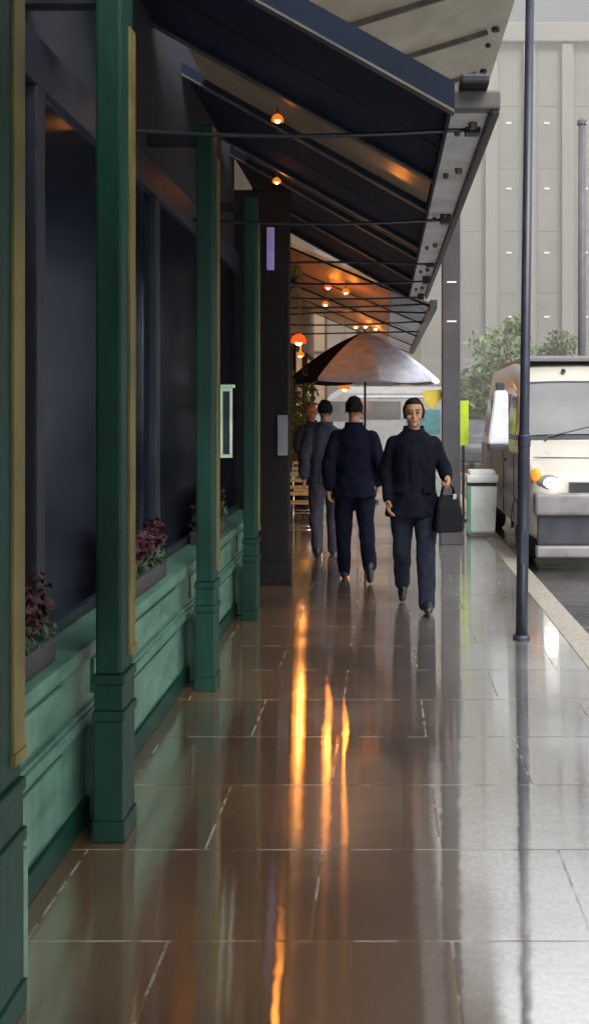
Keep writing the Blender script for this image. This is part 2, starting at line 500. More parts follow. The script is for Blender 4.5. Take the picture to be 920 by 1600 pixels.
M['leather'] = mat('black_leather', (0.012, 0.011, 0.012), 0.35, var=0.3, bump=0.2)
M['bag'] = mat('black_bag_leather', (0.004, 0.004, 0.006), 0.6, var=0.3, bump=0.2, spec=0.12)
M['hair_dark'] = mat('dark_hair', (0.007, 0.006, 0.008), 0.8, spec=0.1, var=0.5, vscale=40, stretch=(1, 1, 0.2))
M['hair_brown'] = mat('brown_hair', (0.012, 0.007, 0.005), 0.8, spec=0.12, var=0.5, vscale=40, stretch=(1, 1, 0.2))
M['hair_ginger'] = mat('ginger_hair', (0.22, 0.075, 0.02), 0.6, var=0.4, vscale=40)
M['eye'] = mat('eye_dark', (0.02, 0.015, 0.012), 0.2)
M['lip'] = mat('lips', (0.28, 0.09, 0.07), 0.5)
M['shirt'] = mat('pale_collar_cloth', (0.35, 0.36, 0.38), 0.8)

# ------------------------------------------------------------------ setting
KX0, KX1 = 1.30, 1.50
structure(MB().face([(-400, -100, -0.125), (400, -100, -0.125), (400, 700, -0.125), (-400, 700, -0.125)]).build('ground', M['road']))
b = MB()
b.face([(1.4, -30, -0.1), (60, -30, -0.1), (60, 120, -0.1), (1.4, 120, -0.1)])
b.face([(-60, 25.2, -0.1), (1.4, 25.2, -0.1), (1.4, 37, -0.1), (-60, 37, -0.1)])
structure(b.build('road', M['road']))
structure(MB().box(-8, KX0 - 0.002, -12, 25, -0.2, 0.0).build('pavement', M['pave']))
b = MB()
y = -12.0
while y < 25:
    b.box(KX0 + 0.002, KX1, y + 0.004, min(y + 0.9, 25) - 0.004, -0.2, 0.002, 0.012)
    y += 0.9
b.box(-8, KX1, 25.002, 25.2, -0.2, 0.002, 0.012)
structure(b.build('kerb', M['kerb']))

# ------------------------------------------------------------------ green shopfront
WX = -1.40     # glazing plane
DX = -1.20     # dado face
PX = -1.00     # street face of the posts
shop = empty('green_shopfront', (-1.3, 5, 0))
tag(shop, 'dark green shopfront with tall navy windows and sage green panelled base along left side', 'shopfront')
shop_inv = Matrix.Translation((1.3, -5, 0))


def under(o, root):
    """keep a mesh built in world space where it is when it joins a root placed at its base"""
    o.parent = root
    o.data.transform(Matrix.Translation(-V(root.location))) if root.rotation_euler.z == 0 else None
    return o


def shop_part(mb, name, m, smooth=False):
    return under(mb.build(name, m, None, smooth), shop)


Y_END = 8.98
posts = [(0.55, 0.72), (2.47, 2.65), (3.66, 3.83), (5.62, 5.80), (7.50, 7.68)]
bays = posts + [(8.97, 9.0)]
shop_part(MB().box(-6, -1.85, -6, Y_END, 0, 9.0), 'back_wall', M['wall_dark'])
shop_part(MB().box(-1.85, WX, -6, Y_END, 3.12, 9.0), 'upper_wall', M['wall_dark'])
b = MB()
b.box(-1.85, DX, -6, Y_END, 0.002, 0.66)
shop_part(b, 'base_wall', M['green_dado'])
b = MB()
b.box(-1.84, DX + 0.035, -6, Y_END - 0.01, 0.663, 0.72, 0.012)
shop_part(b, 'sill', M['green_dado'])
b = MB()
b.box(DX, DX + 0.03, -6, Y_END - 0.02, 0.40, 0.445, 0.008)
b.box(DX, DX + 0.018, -6, Y_END - 0.02, 0.447, 0.463, 0.004)
shop_part(b, 'moulding', M['green_dado'])
b = MB()
b.box(DX, DX + 0.022, -6, Y_END - 0.02, 0.003, 0.10, 0.006)
shop_part(b, 'skirting', M['green_post'])
shop_part(MB().box(WX + 0.002, WX + 0.05, -6, Y_END, 2.92, 3.115, 0.008), 'header', M['frame_dark'])
ys = [-3.0] + [p[0] for p in posts]
for i, (p, q) in enumerate(zip(bays, bays[1:])):
    y0, y1 = p[1], q[0]
    # raised panels on the base, with a shadow gap
    b = MB()
    b.box(DX, DX + 0.016, y0 + 0.10, y1 - 0.10, 0.13, 0.37, 0.006)
    b.box(DX, DX + 0.016, y0 + 0.10, y1 - 0.10, 0.49, 0.63, 0.006)
    shop_part(b, 'raised_panel', M['green_dado'])
    fr = MB()
    fr.box(WX, WX + 0.05, y0 - 0.09, y0 + 0.0, 0.723, 2.918, 0.006)
    fr.box(WX, WX + 0.05, y0, y1, 0.723, 0.77, 0.006)
    win = shop_part(fr, 'window', M['frame_dark'])
    for z0, z1 in ((0.773, 2.917),):
        g = MB().box(WX + 0.015, WX + 0.021, y0 + 0.002, y1 - 0.092, z0, z1).build('pane', M['pane'])
        g.data.transform(Matrix.Translation(-V(shop.location)))
        g.parent = win
    # curtain folds
    cb = MB()
    n = 60
    prev = None
    for k in range(n + 1):
        t = k / n
        yy = y0 + 0.01 + t * (y1 - y0 - 0.1)
        xx = -1.50 + 0.045 * math.sin(t * 34 + i) * (0.4 + 0.6 * abs(math.sin(t * 3.1 + i * 1.7))) + 0.02 * math.sin(t * 80)
        a_, b_ = cb.bm.verts.new((xx, yy, 0.73)), cb.bm.verts.new((xx * 0.5 - 0.75, yy, 3.10))
        if prev:
            cb.bm.faces.new((prev[0], a_, b_, prev[1]))
        prev = (a_, b_)
    shop_part(cb, 'curtain', M['curtain'], True)

for i, (y0, y1) in enumerate(posts):
    b = MB()
    b.box(PX - 0.10, PX, y0, y1, 0.64, 3.32, 0.012)
    post = shop_part(b, 'post', M['green_post'])
    def sub(mb, name, m, smooth=False):
        o = mb.build(name, m, None, smooth)
        o.data.transform(Matrix.Translation(-V(shop.location)))
        o.parent = post
        return o
    b = MB()
    b.box(PX - 0.02, PX + 0.009, y1 - 0.072, y1 + 0.005, 0.72, 3.15, 0.003)
    b.box(PX - 0.02, PX + 0.014, y1 - 0.078, y1 + 0.008, 0.69, 0.722, 0.003)
    sub(b, 'trim', M['olive_trim'])
    b = MB()
    b.box(PX - 0.110, PX + 0.014, y0 - 0.008, y1 + 0.008, 0.002, 0.08, 0.006)
    b.box(PX - 0.105, PX + 0.006, y0 - 0.004, y1 + 0.004, 0.08, 0.46, 0.006)
    sub(b, 'plinth', M['green_post'])
    b = MB()
    b.box(PX - 0.112, PX + 0.014, y0 - 0.010, y1 + 0.010, 0.462, 0.50, 0.008)
    b.box(PX - 0.104, PX + 0.005, y0 - 0.003, y1 + 0.003, 0.502, 0.60, 0.006)
    b.box(PX - 0.110, PX + 0.012, y0 - 0.008, y1 + 0.008, 0.602, 0.638, 0.008)
    sub(b, 'base_block', M['green_post'])
    b = MB()
    b.box(DX + 0.001, PX - 0.035, y1 + 0.02, y1 + 0.15, 0.002, 0.38, 0.01)
    sub(b, 'cheek', M['green_dado'])
    b = MB()
    b.box(WX, PX - 0.10, y0 + 0.05, y1 - 0.05, 3.22, 3.28)
    sub(b, 'tie_bar', M['rod'])

# menu case on the third post
mc = empty('menu_case', (-0.985, 5.77, 1.36))
tag(mc, 'narrow pale green framed menu case fixed to a green post', 'menu case')
b = MB()
for x0, x1, z0, z1 in ((0.0, 0.07, 0, 0.02), (0.0, 0.07, 0.40, 0.42), (0.0, 0.014, 0.02, 0.40), (0.056, 0.07, 0.02, 0.40)):
    b.box(x0, x1, 0.0, 0.03, z0, z1, 0.003)
b.build('case_frame', M['pale_case'], mc)
MB().box(0.012, 0.058, 0.018, 0.028, 0.018, 0.402).build('menu_board', M['frame_dark'], mc)
MB().box(0.0, 0.085, -0.002, 0.04, 0.421, 0.440, 0.004).build('hood', M['pale_case'], mc)

# flower boxes on the sill
def leafy(b, c, r, n, size, seed=0, flat=0.4, normal_up=0.3):
    rnd = random.Random(seed)
    for _ in range(n):
        while True:
            p = V((rnd.uniform(-1, 1), rnd.uniform(-1, 1), rnd.uniform(-1, 1)))
            if p.length < 1:
                break
        q = V((c[0] + p.x * r[0], c[1] + p.y * r[1], c[2] + p.z * r[2]))
        d = V((rnd.gauss(0, 1), rnd.gauss(0, 1), rnd.gauss(0, 1) + normal_up)).normalized()
        s = d.cross(V((rnd.gauss(0, 1), rnd.gauss(0, 1), rnd.gauss(0, 1)))).normalized()
        t = d.cross(s)
        k = size * rnd.uniform(0.55, 1.3)
        b.face([q - s * k, q - t * k * flat + d * k * 0.12, q + s * k, q + t * k * flat + d * k * 0.12])
    return b

fl_lab = ['window box of dim crimson flowers on the sill nearest the viewer, lowest in picture',
          'window box of dim crimson flowers on the sill between the second and third green posts',
          'small window box of red flowers on the sill between third and fourth green posts']
for i, (yc, ln) in enumerate(((3.25, 0.62), (4.95, 0.85), (7.0, 0.8))):
    fb = empty('flower_box', (-1.275, yc, 0.721))
    tag(fb, fl_lab[i], 'flower box', 'flower boxes along the shop sill')
    MB().box(-0.06, 0.06, -ln / 2, ln / 2, 0, 0.09, 0.008).build('trough', M['terracotta'], fb)
    b = MB()
    p = MB()
    k = 0
    for j in range(8):
        yy = -ln / 2 + (j + 0.5) * ln / 8
        h = random.uniform(0.10, 0.2)
        leafy(b, (0, yy, 0.08 + h * 0.4), (0.07, 0.09, h * 0.6), 45, 0.028, i * 50 + j)
        leafy(p, (0.0, yy + random.uniform(-.03, .03), 0.09 + h), (0.06, 0.07, 0.09), 60, 0.022, i * 70 + j + 9, 0.8)
    b.build('leaves', M['leaf_dark'], fb)
    p.build('flowers', M['petal'], fb)

# ------------------------------------------------------------------ sloping canopy
GX, GZ = 0.31, 3.05
SL = 0.56
def cz(x):
    return GZ + SL * (GX - x)

can = empty('street_canopy', (0.4, 4.3, 3.05))
tag(can, 'dark sloping canopy with grey gutter board and glass strips reaching over the wet pavement', 'canopy')
def can_part(mb, name, m, smooth=False, root=None):
    o = mb.build(name, m, None, smooth)
    o.data.transform(Matrix.Translation(-V(can.location)))
    o.parent = root or can
    return o

def slope_box(b, x0, x1, y0, y1, dz0, dz1):
    """slab following the canopy fall"""
    pts = []
    for x in (x0, x1):
        for yy in (y0, y1):
            for d in (dz0, dz1):
                pts.append(b.bm.verts.new((x, yy, cz(x) + d)))
    for f in ((0, 1, 3, 2), (4, 6, 7, 5), (0, 4, 5, 1), (2, 3, 7, 6), (0, 2, 6, 4), (1, 5, 7, 3)):
        b.bm.faces.new([pts[i] for i in f])
    return b

CY0, CY1 = 4.30, 11.7
for y0, y1 in ((4.30, 5.80), (6.66, 8.22), (8.76, 11.7)):
    b = MB()
    slope_box(b, WX, GX - 0.005, y0, y1, 0.0, 0.05)
    # soffit board seams
    yy = y0 + 0.22
    while yy < y1 - 0.1:
        slope_box(b, WX, GX - 0.01, yy, yy + 0.006, -0.004, -0.001)
        yy += 0.62
    can_part(b, 'roof_panel', M['navy'])
for y0, y1 in ((5.80, 6.66), (8.22, 8.76)):
    b = MB()
    slope_box(b, WX + 0.16, GX - 0.005, y0 + 0.004, y1 - 0.004, 0.020, 0.028)
    can_part(b, 'glass_strip', M['roof_glass'])
for yy, dep in ((4.25, 0.20), (5.79, 0.07), (6.67, 0.07), (8.21, 0.07), (8.77, 0.07), (10.2, 0.09), (11.69, 0.12)):
    b = MB()
    slope_box(b, WX, GX + 0.0, yy - 0.02, yy + 0.02, -dep * 0.4, 0.045)
    o = can_part(b, 'rafter', M['navy'])
    b = MB()
    slope_box(b, WX, GX - 0.002, yy - 0.03, yy + 0.03, -dep * 0.4 - 0.014, -dep * 0.4 - 0.001)
    can_part(b, 'flange', M['rafter'], False, o)
b = MB()
b.box(GX, 0.485, 4.45, CY1, GZ - 0.02, GZ + 0.03, 0.006)
gut = can_part(b, 'gutter', M['gutter'])
b = MB()
b.box(0.487, 0.525, 4.38, CY1 + 0.02, GZ - 0.055, GZ + 0.05, 0.006)
can_part(b, 'outer_lip', M['rod'], False, gut)
b = MB()
b.box(GX - 0.022, GX - 0.002, 4.40, CY1, GZ - 0.045, GZ + 0.02, 0.005)
can_part(b, 'inner_lip', M['navy'], False, gut)
b = MB()
b.box(GX - 0.02, 0.53, 4.37, 4.447, GZ - 0.03, GZ + 0.055, 0.012)
can_part(b, 'end_cap', M['rafter'], False, gut)
b = MB()
b.box(GX + 0.03, 0.47, 4.28, 4.42, GZ + 0.056, GZ + 0.10, 0.012)
can_part(b, 'downpipe_hopper', M['rod'], False, gut)
for yy in (4.62, 5.5, 6.78, 8.0, 9.4, 10.8):
    for bx_, by_, k_ in ((0.425, yy, 1.0), (0.36, yy + 0.12, 0.75)):
        b = MB()
        b.lathe([(0.016 * k_, -0.03), (0.022 * k_, -0.012), (0.022 * k_, 0.0)], (bx_, by_, GZ - 0.0195), 10)
        can_part(b, 'bolt', M['bolt'], False, gut)
for yy, z, sag in ((4.72, 3.00, 0.035), (6.80, 2.965, 0.03), (9.05, 2.99, -0.02), (9.95, 2.95, 0.03), (11.45, 2.96, 0.02)):
    pts = []
    for k in range(15):
        t = k / 14
        pts.append((WX + t * (0.44 - WX), yy, z + 0.03 - 0.0 * t - sag * math.sin(t * math.pi)))
    b = MB()
    b.tube(pts, 0.0115, 8)
    rod = can_part(b, 'tie_rod', M['rod'], True)
    b = MB()
    b.box(0.395, 0.47, yy - 0.035, yy + 0.035, z + 0.0, GZ - 0.019, 0.006)
    b.ball((0.44, yy, z + 0.03), 0.026)
    can_part(b, 'bracket', M['rod'], False, rod)

shade_canopy = empty('street_canopy', (0.4, 2.9, 3.05))  # extra bay added out of view to keep skylight off posts and foreground
tag(shade_canopy, 'unseen added canopy bay over the viewer, blocking skylight from the posts and pavement', 'canopy')
b = MB(); slope_box(b, WX, GX - 0.005, -9.0, 2.9, 0.0, 0.05)
o = b.build('roof_panel', M['navy']); o.data.transform(Matrix.Translation(-V(shade_canopy.location))); o.parent = shade_canopy
b = MB(); b.box(GX, 0.52, -9.0, 2.9, GZ - 0.02, GZ + 0.05, 0.006)
o = b.build('gutter', M['gutter']); o.data.transform(Matrix.Translation(-V(shade_canopy.location))); o.parent = shade_canopy

# ------------------------------------------------------------------ lamps
lamp_lab = {}
def ceiling_lamp(x, yy, z, label, top, shade, rs=0.05, energy=6, big=False):
    t = empty('hanging_lamp', (x, yy, z))
    tag(t, label, 'lamp', 'lit lamps under the canopies')
    MB().ball((0, 0, 0), (rs * 0.55, rs * 0.55, rs * 0.62)).build('bulb', M['bulb'] if rs > 0.04 else M['bulb_dim'], t, True)
    b = MB()
    n = 16
    prof = [(rs * 0.45, rs * 1.15), (rs * 0.95, rs * 0.75), (rs * 1.25, rs * 0.1), (rs * 1.15, -rs * 0.25)]
    rings = []
    for r, h in prof:
        rings.append([b.bm.verts.new((r * math.cos(k * 2 * math.pi / n), r * math.sin(k * 2 * math.pi / n), h)) for k in range(n)])
    for a, c in zip(rings, rings[1:]):
        for k in range(n):
            b.bm.faces.new((a[k], a[(k + 1) % n], c[(k + 1) % n], c[k]))
    b.build('lamp_shade', shade, t, True)
    b = MB()
    b.tube([(0, 0, rs * 1.1), (0, 0, rs * 1.5)], rs * 0.42, 10)
    if top - z > rs * 1.6:
        b.tube([(0, 0, rs * 1.45), (0, 0, top - z)], 0.006, 6)
    b.build('stem', M['brass'], t)
    ld = bpy.data.lights.new('lamp_light', 'POINT')
    ld.energy = energy
    ld.color = (1.0, 0.26, 0.025)
    ld.shadow_soft_size = rs * 1.1
    lo = bpy.data.objects.new('lamp_light', ld)
    COL.objects.link(lo)
    lo.location = (0, 0, -rs * 0.9)
    lo.parent = t
    return t

ceiling_lamp(-0.69, 6.22, cz(-0.69) - 0.085, 'small warm lamp under the first glass strip of canopy, nearest the viewer', cz(-0.69), M['shade_orange'], 0.033, 0.9)
ceiling_lamp(-0.95, 8.5, cz(-0.95) - 0.09, 'small warm lamp under the second, narrower glass strip of canopy', cz(-0.95), M['shade_orange'], 0.033, 1.6)

# ------------------------------------------------------------------ cafe beyond with its lit canopy
cafe = empty('cafe', (-1.7, 12, 0))
tag(cafe, 'brown cafe frontage with glowing windows beyond the dark pilaster', 'cafe')
def cafe_part(mb, name, m, smooth=False, root=None):
    o = mb.build(name, m, None, smooth)
    o.data.transform(Matrix.Translation(-V(cafe.location)))
    o.parent = root or cafe
    return o
cafe_part(MB().box(-6, -1.75, 9.0, 24, 0.002, 9.0), 'wall', M['brown_wall'])
b = MB()
b.box(-1.85, -0.895, 9.03, 9.20, 0.002, 3.72, 0.02)
b.box(-1.87, -0.875, 9.012, 9.22, 0.002, 0.22, 0.02)
pil = cafe_part(b, 'pilaster', M['pillar_brown'])
cafe_part(MB().box(-1.00, -0.905, 8.995, 9.028, 1.22, 1.60, 0.01), 'notice_panel', M['grey_panel'], False, pil)
cafe_part(MB().box(-1.10, -1.03, 8.985, 9.028, 2.96, 3.36, 0.01), 'violet_banner', M['violet'], False, pil)
for k in range(4):
    y0 = 13.0 + k * 2.7
    b = MB()
    b.box(-1.75, -1.69, y0, y0 + 0.1, 0.5, 2.9, 0.01)
    b.box(-1.75, -1.69, y0 + 1.9, y0 + 2.0, 0.5, 2.9, 0.01)
    b.box(-1.75, -1.69, y0 + 0.1, y0 + 1.9, 0.5, 0.6, 0.01)
    b.box(-1.75, -1.69, y0 + 0.1, y0 + 1.9, 2.8, 2.9, 0.01)
    b.box(-1.75, -1.70, y0 + 0.1, y0 + 1.9, 2.1, 2.16, 0.008)
    w = cafe_part(b, 'window', M['pillar_brown'])
    cafe_part(MB().box(-1.749, -1.735, y0 + 0.1, y0 + 1.9, 0.6, 2.8), 'pane', M['far_glass'], False, w)

can2 = empty('cafe_canopy', (-0.5, 12.6, 3.2))
tag(can2, 'orange lit timber soffit canopy over the cafe frontage, beyond the near canopy', 'canopy')
def c2(mb, name, m, smooth=False, root=None):
    o = mb.build(name, m, None, smooth)
    o.data.transform(Matrix.Translation(-V(can2.location)))
    o.parent = root or can2
    return o
def cz2(x):
    return 3.10 + 0.42 * (0.45 - x)
def slope2(b, x0, x1, y0, y1, d0, d1):
    pts = []
    for x in (x0, x1):
        for yy in (y0, y1):
            for d in (d0, d1):
                pts.append(b.bm.verts.new((x, yy, cz2(x) + d)))
    for f in ((0, 1, 3, 2), (4, 6, 7, 5), (0, 4, 5, 1), (2, 3, 7, 6), (0, 2, 6, 4), (1, 5, 7, 3)):
        b.bm.faces.new([pts[i] for i in f])
b = MB()
slope2(b, -1.74, 0.08, 12.7, 23, 0, 0.05)
c2(b, 'soffit', M['brown_wood'])
b = MB()
slope2(b, 0.08, 0.595, 12.7, 23, 0.02, 0.03)
c2(b, 'glazing', M['clear_roof'])
for k in range(5):
    yy = 12.75 + k * 2.6
    b = MB()
    slope2(b, -1.74, 0.60, yy - 0.02, yy + 0.02, -0.03, 0.0)
    c2(b, 'rafter', M['rafter'] if k % 2 else M['pillar_brown'])
b = MB()
b.box(0.60, 0.70, 12.65, 23, 2.98, 3.10, 0.01)
c2(b, 'gutter', M['pillar_grey'])
for yy, z, s in ((12.9, 3.02, 0.02), (13.9, 3.0, -0.04), (15.0, 2.98, 0.03), (16.6, 2.95, 0.0)):
    b = MB()
    b.tube([(-1.74 + k / 10 * 2.36, yy, z + 0.05 * (k / 10) - s * math.sin(math.pi * k / 10)) for k in range(11)], 0.014, 6)
    c2(b, 'tie_rod', M['rod'], True)

ceiling_lamp(-0.56, 14.0, 3.36, 'warm bulb at the outer front corner of the brown cafe soffit', cz2(-0.56), M['shade_orange'], 0.050, 9)
ceiling_lamp(-0.85, 14.55, 3.50, 'warm bulb with red orange shade, second in the cafe row', cz2(-0.85), M['shade_red'], 0.050, 9)
ceiling_lamp(-0.98, 16.0, 3.40, 'warm bulb third in the cafe row, below the tie rods', cz2(-0.98), M['shade_orange'], 0.05, 9)
ceiling_lamp(-1.13, 12.7, 2.55, 'big red glowing lamp beside the dark brown pilaster', cz2(-1.13), M['shade_red'], 0.085, 9)
ceiling_lamp(-1.11, 12.75, 2.37, 'small bulb hanging just under the big red lamp', cz2(-1.11), M['shade_orange'], 0.045, 5)
ceiling_lamp(-0.58, 19.6, 3.34, 'left bulb of the row of three above the parasol', cz2(-0.58), M['shade_orange'], 0.06, 6)
ceiling_lamp(-0.38, 19.8, 3.37, 'middle bulb of the row of three above the parasol', cz2(-0.38), M['shade_orange'], 0.06, 6)
ceiling_lamp(-0.18, 20.0, 3.34, 'right bulb of the row of three above the parasol', cz2(-0.18), M['shade_orange'], 0.06, 6)
ceiling_lamp(-0.79, 19.0, 2.07, 'pale bulb under the parasol rim, above the middle walker', cz2(-0.76), M['shade_orange'], 0.09, 12)

# cream sheeted upper canopy
cr = empty('upper_canopy', (-1.4, 11.5, 5.6))
tag(cr, 'cream translucent upper canopy with dark ribs, high above the dark one', 'canopy')
def cu(x):
    return 6.05 + 0.30 * x
b = MB()
n0 = [( -1.38, 6.5), (1.55, 6.5), (1.55, 14.2), (-1.38, 14.2)]
top = [b.bm.verts.new((x, yy, cu(x) + 0.03)) for x, yy in n0]
bot = [b.bm.verts.new((x, yy, cu(x))) for x, yy in n0]
b.bm.faces.new(top); b.bm.faces.new(bot[::-1])
for i in range(4):
    b.bm.faces.new((top[i], top[(i + 1) % 4], bot[(i + 1) % 4], bot[i]))
o = b.build('sheet', M['cream_sheet']); o.data.transform(Matrix.Translation(-V(cr.location))); o.parent = cr
for k in range(5):
    yy = 7.6 + k * 1.5
    b = MB()
    b.beam((-1.37, yy, cu(-1.37) - 0.06), (1.30, yy, cu(1.30) - 0.035), 0.045, 0.06)
    b.beam((-1.37, yy + 0.10, cu(-1.37) - 0.03), (1.25, yy + 0.10, cu(1.25) - 0.02), 0.018, 0.03)
    o = b.build('rib', M['rafter']); o.data.transform(Matrix.Translation(-V(cr.location))); o.parent = cr
    for bx_, by_, k_ in ((1.40, yy, 0.052), (1.36, yy + 0.5, 0.035)):
        b = MB()
        b.lathe([(k_, -0.04), (k_, 0.0)], (bx_, by_, cu(bx_) - 0.01), 10)
        q = b.build('bolt', M['rod']); q.data.transform(Matrix.Translation(-V(cr.location))); q.parent = o

# dark pillar beyond the canopy end
pl = empty('grey_pillar', (0.82, 11.85, 0))
tag(pl, 'tall dark grey pillar standing past the far end of the gutter', 'pillar')
b = MB()
b.box(-0.11, 0.11, -0.11, 0.11, 0.0, 5.2, 0.015)
b.build('shaft', M['pillar_grey'], pl)
b = MB()
b.box(-0.14, 0.14, -0.14, 0.14, 0.001, 0.22, 0.02)
b.build('base', M['pillar_grey'], pl)
for z in (3.2, 2.72):
    MB().box(-0.055, 0.06, -0.125, -0.111, z, z + 0.018).build('strip_light', M['win_lit'], pl)
ys_ = empty('flag_sign', (0.60, 11.85, 1.66))
tag(ys_, 'small yellow flag sign fixed to the side of the dark grey pillar', 'sign')
b = MB()
pts = [(-0.13, 0.22), (0.10, 0.24), (0.10, 0.12), (0.0, 0.0), (-0.10, 0.06)]
fr_ = [b.bm.verts.new((x, -0.01, z)) for x, z in pts]
bk_ = [b.bm.verts.new((x, 0.01, z)) for x, z in pts]
b.bm.faces.new(fr_); b.bm.faces.new(bk_[::-1])
for i in range(5):
    b.bm.faces.new((fr_[i], fr_[(i + 1) % 5], bk_[(i + 1) % 5], bk_[i]))
b.build('plate', M['yellow'], ys_)
MB().box(0.09, 0.112, -0.006, 0.006, 0.15, 0.20).build('arm', M['rod'], ys_)

# ------------------------------------------------------------------ parasol
pr = empty('parasol', (-0.34, 17.0, 0))
tag(pr, 'two tone grey and navy parasol open behind the walkers', 'parasol')
PR, PZ0, PZ1, NP = 1.36, 2.18, 3.02, 8
def par_pt(a, t):
    r = PR * t
    z = PZ1 - (PZ1 - PZ0) * (0.72 * t ** 1.55 + 0.28 * t)
    return V((r * math.cos(a), r * math.sin(a), z))
cols = []
for k in range(NP):
    a0 = (k + 0.25) * 2 * math.pi / NP
    a1 = a0 + 2 * math.pi / NP
    am = (a0 + a1) / 2
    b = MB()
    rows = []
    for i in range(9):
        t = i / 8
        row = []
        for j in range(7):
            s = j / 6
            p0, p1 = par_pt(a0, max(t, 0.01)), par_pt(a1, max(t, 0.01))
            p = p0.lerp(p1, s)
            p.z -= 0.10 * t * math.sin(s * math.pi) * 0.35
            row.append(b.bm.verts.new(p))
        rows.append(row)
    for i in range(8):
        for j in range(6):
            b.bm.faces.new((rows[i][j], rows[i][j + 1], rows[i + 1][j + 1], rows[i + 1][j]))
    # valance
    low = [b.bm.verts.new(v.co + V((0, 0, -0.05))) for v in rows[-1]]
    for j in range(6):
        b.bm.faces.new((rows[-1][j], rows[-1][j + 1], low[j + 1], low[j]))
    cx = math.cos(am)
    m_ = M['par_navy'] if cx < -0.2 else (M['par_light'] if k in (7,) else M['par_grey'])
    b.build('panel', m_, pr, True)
    p0 = par_pt(a0, 0.02) - V((0, 0, 0.012)); p1 = par_pt(a0, 1) - V((0, 0, 0.012))
    MB().tube([p0, par_pt(a0, 0.5) - V((0, 0, 0.012)), p1], 0.008, 6).build('rib', M['rod'], pr)
b = MB(); b.tube([(0, 0, 0.05), (0, 0, 3.03)], 0.02, 12); b.build('pole', M['rod'], pr)
MB().lathe([(0.025, 0), (0.03, 0.03), (0.008, 0.07)], (0, 0, 3.01), 12).build('finial', M['grey_panel'], pr)
MB().lathe([(0.24, 0.001), (0.24, 0.05), (0.05, 0.08), (0.04, 0.28)], (0, 0, 0), 24).build('base', M['rod'], pr)

# ------------------------------------------------------------------ bistro chair
def slat_chair(loc, rz, label):
    t = empty('bistro_chair', loc, rz)
    tag(t, label, 'chair', 'cafe chairs by the pilaster')
    for k in range(4):
        z = 0.56 + k * 0.085
        b = MB()
        b.box(-0.2, 0.2, 0.19 + k * 0.018, 0.205 + k * 0.018, z, z + 0.045, 0.005)
        b.build('back_slat', M['wood'], t)
    b = MB()
    for k in range(5):
        b.box(-0.21, 0.21, -0.20 + k * 0.083, -0.132 + k * 0.083, 0.445, 0.462, 0.005)
    b.build('seat', M['wood'], t)
    for sx in (-1, 1):
        MB().tube([(sx * 0.205, -0.19, 0.44), (sx * 0.215, -0.22, 0.012)], 0.011, 8).build('leg', M['steel'], t, True)
        MB().tube([(sx * 0.215, 0.27, 0.86), (sx * 0.21, 0.215, 0.5), (sx * 0.205, 0.17, 0.43), (sx * 0.215, 0.22, 0.012)], 0.011, 8).build('leg', M['steel'], t, True)
    b = MB()
    b.tube([(-0.21, -0.20, 0.12), (0.21, -0.20, 0.12)], 0.008, 8)
    b.tube([(-0.21, 0.20, 0.12), (0.21, 0.20, 0.12)], 0.008, 8)
    b.tube([(-0.205, -0.19, 0.435), (0.205, -0.19, 0.435)], 0.009, 8)
    b.build('stretcher', M['steel'], t, True)
    return t
slat_chair((-1.02, 12.4, 0), math.pi + 0.08, 'slatted wooden chair with steel legs just past the dark brown pilaster')
slat_chair((-1.15, 14.4, 0), 0.1, 'slatted wooden chair farther back, half hidden behind the nearer one')

# climbing shrub in a tub by the cafe wall
def shrub(name, loc, r, h, label, cat, n, leaf, seed, tub=True, size=0.05):
    t = empty(name, loc)
    tag(t, label, cat)
    b = MB()
    rnd = random.Random(seed)
    for k in range(16):
        hh = rnd.uniform(0.25, 1.0) * h
        a = rnd.uniform(0, 6.28)
        rr = r * rnd.uniform(0.2, 0.8)
        leafy(b, (rr * math.cos(a), rr * math.sin(a), hh), (r * 0.45, r * 0.45, h * 0.16), n // 16, size, seed * 31 + k)
    b.build('leaves', leaf, t)
    if tub:
        MB().lathe([(0.20, 0.001), (0.26, 0.42), (0.28, 0.42), (0.28, 0.47), (0.24, 0.47)], (0, 0, 0), 20).build('tub', M['pillar_brown'], t)
    b = MB()
    for k in range(4):
        b.tube([(0, 0, 0.3 if tub else 0), (rnd.uniform(-.1, .1), rnd.uniform(-.1, .1), h * 0.5), (rnd.uniform(-.2, .2), rnd.uniform(-.2, .2), h * 0.85)], [0.018, 0.012, 0.006], 6)
    b.build('stem', M['bark'], t)
    return t
shrub('potted_shrub', (-1.38, 16.4, 0), 0.34, 2.25, 'tall olive green potted shrub against the cafe wall', 'shrub', 1500, M['leaf_olive'], 3)
hb = empty('hanging_basket', (-1.42, 13.6, 3.55))
tag(hb, 'hanging basket of green foliage high beside the dark brown pilaster', 'hanging basket')
b = MB(); leafy(b, (0, 0, 0.0), (0.26, 0.26, 0.24), 500, 0.05, 77); b.build('leaves', M['leaf_olive'], hb)
MB().lathe([(0.05, -0.24), (0.16, -0.16), (0.2, -0.04)], (0, 0, 0), 16).build('basket', M['pillar_brown'], hb)
b = MB()
for k in range(3):
    a = k * 2.09
    b.tube([(0.19 * math.cos(a), 0.19 * math.sin(a), -0.05), (0, 0, 0.34)], 0.005, 5)
b.build('chain', M['rod'], hb)

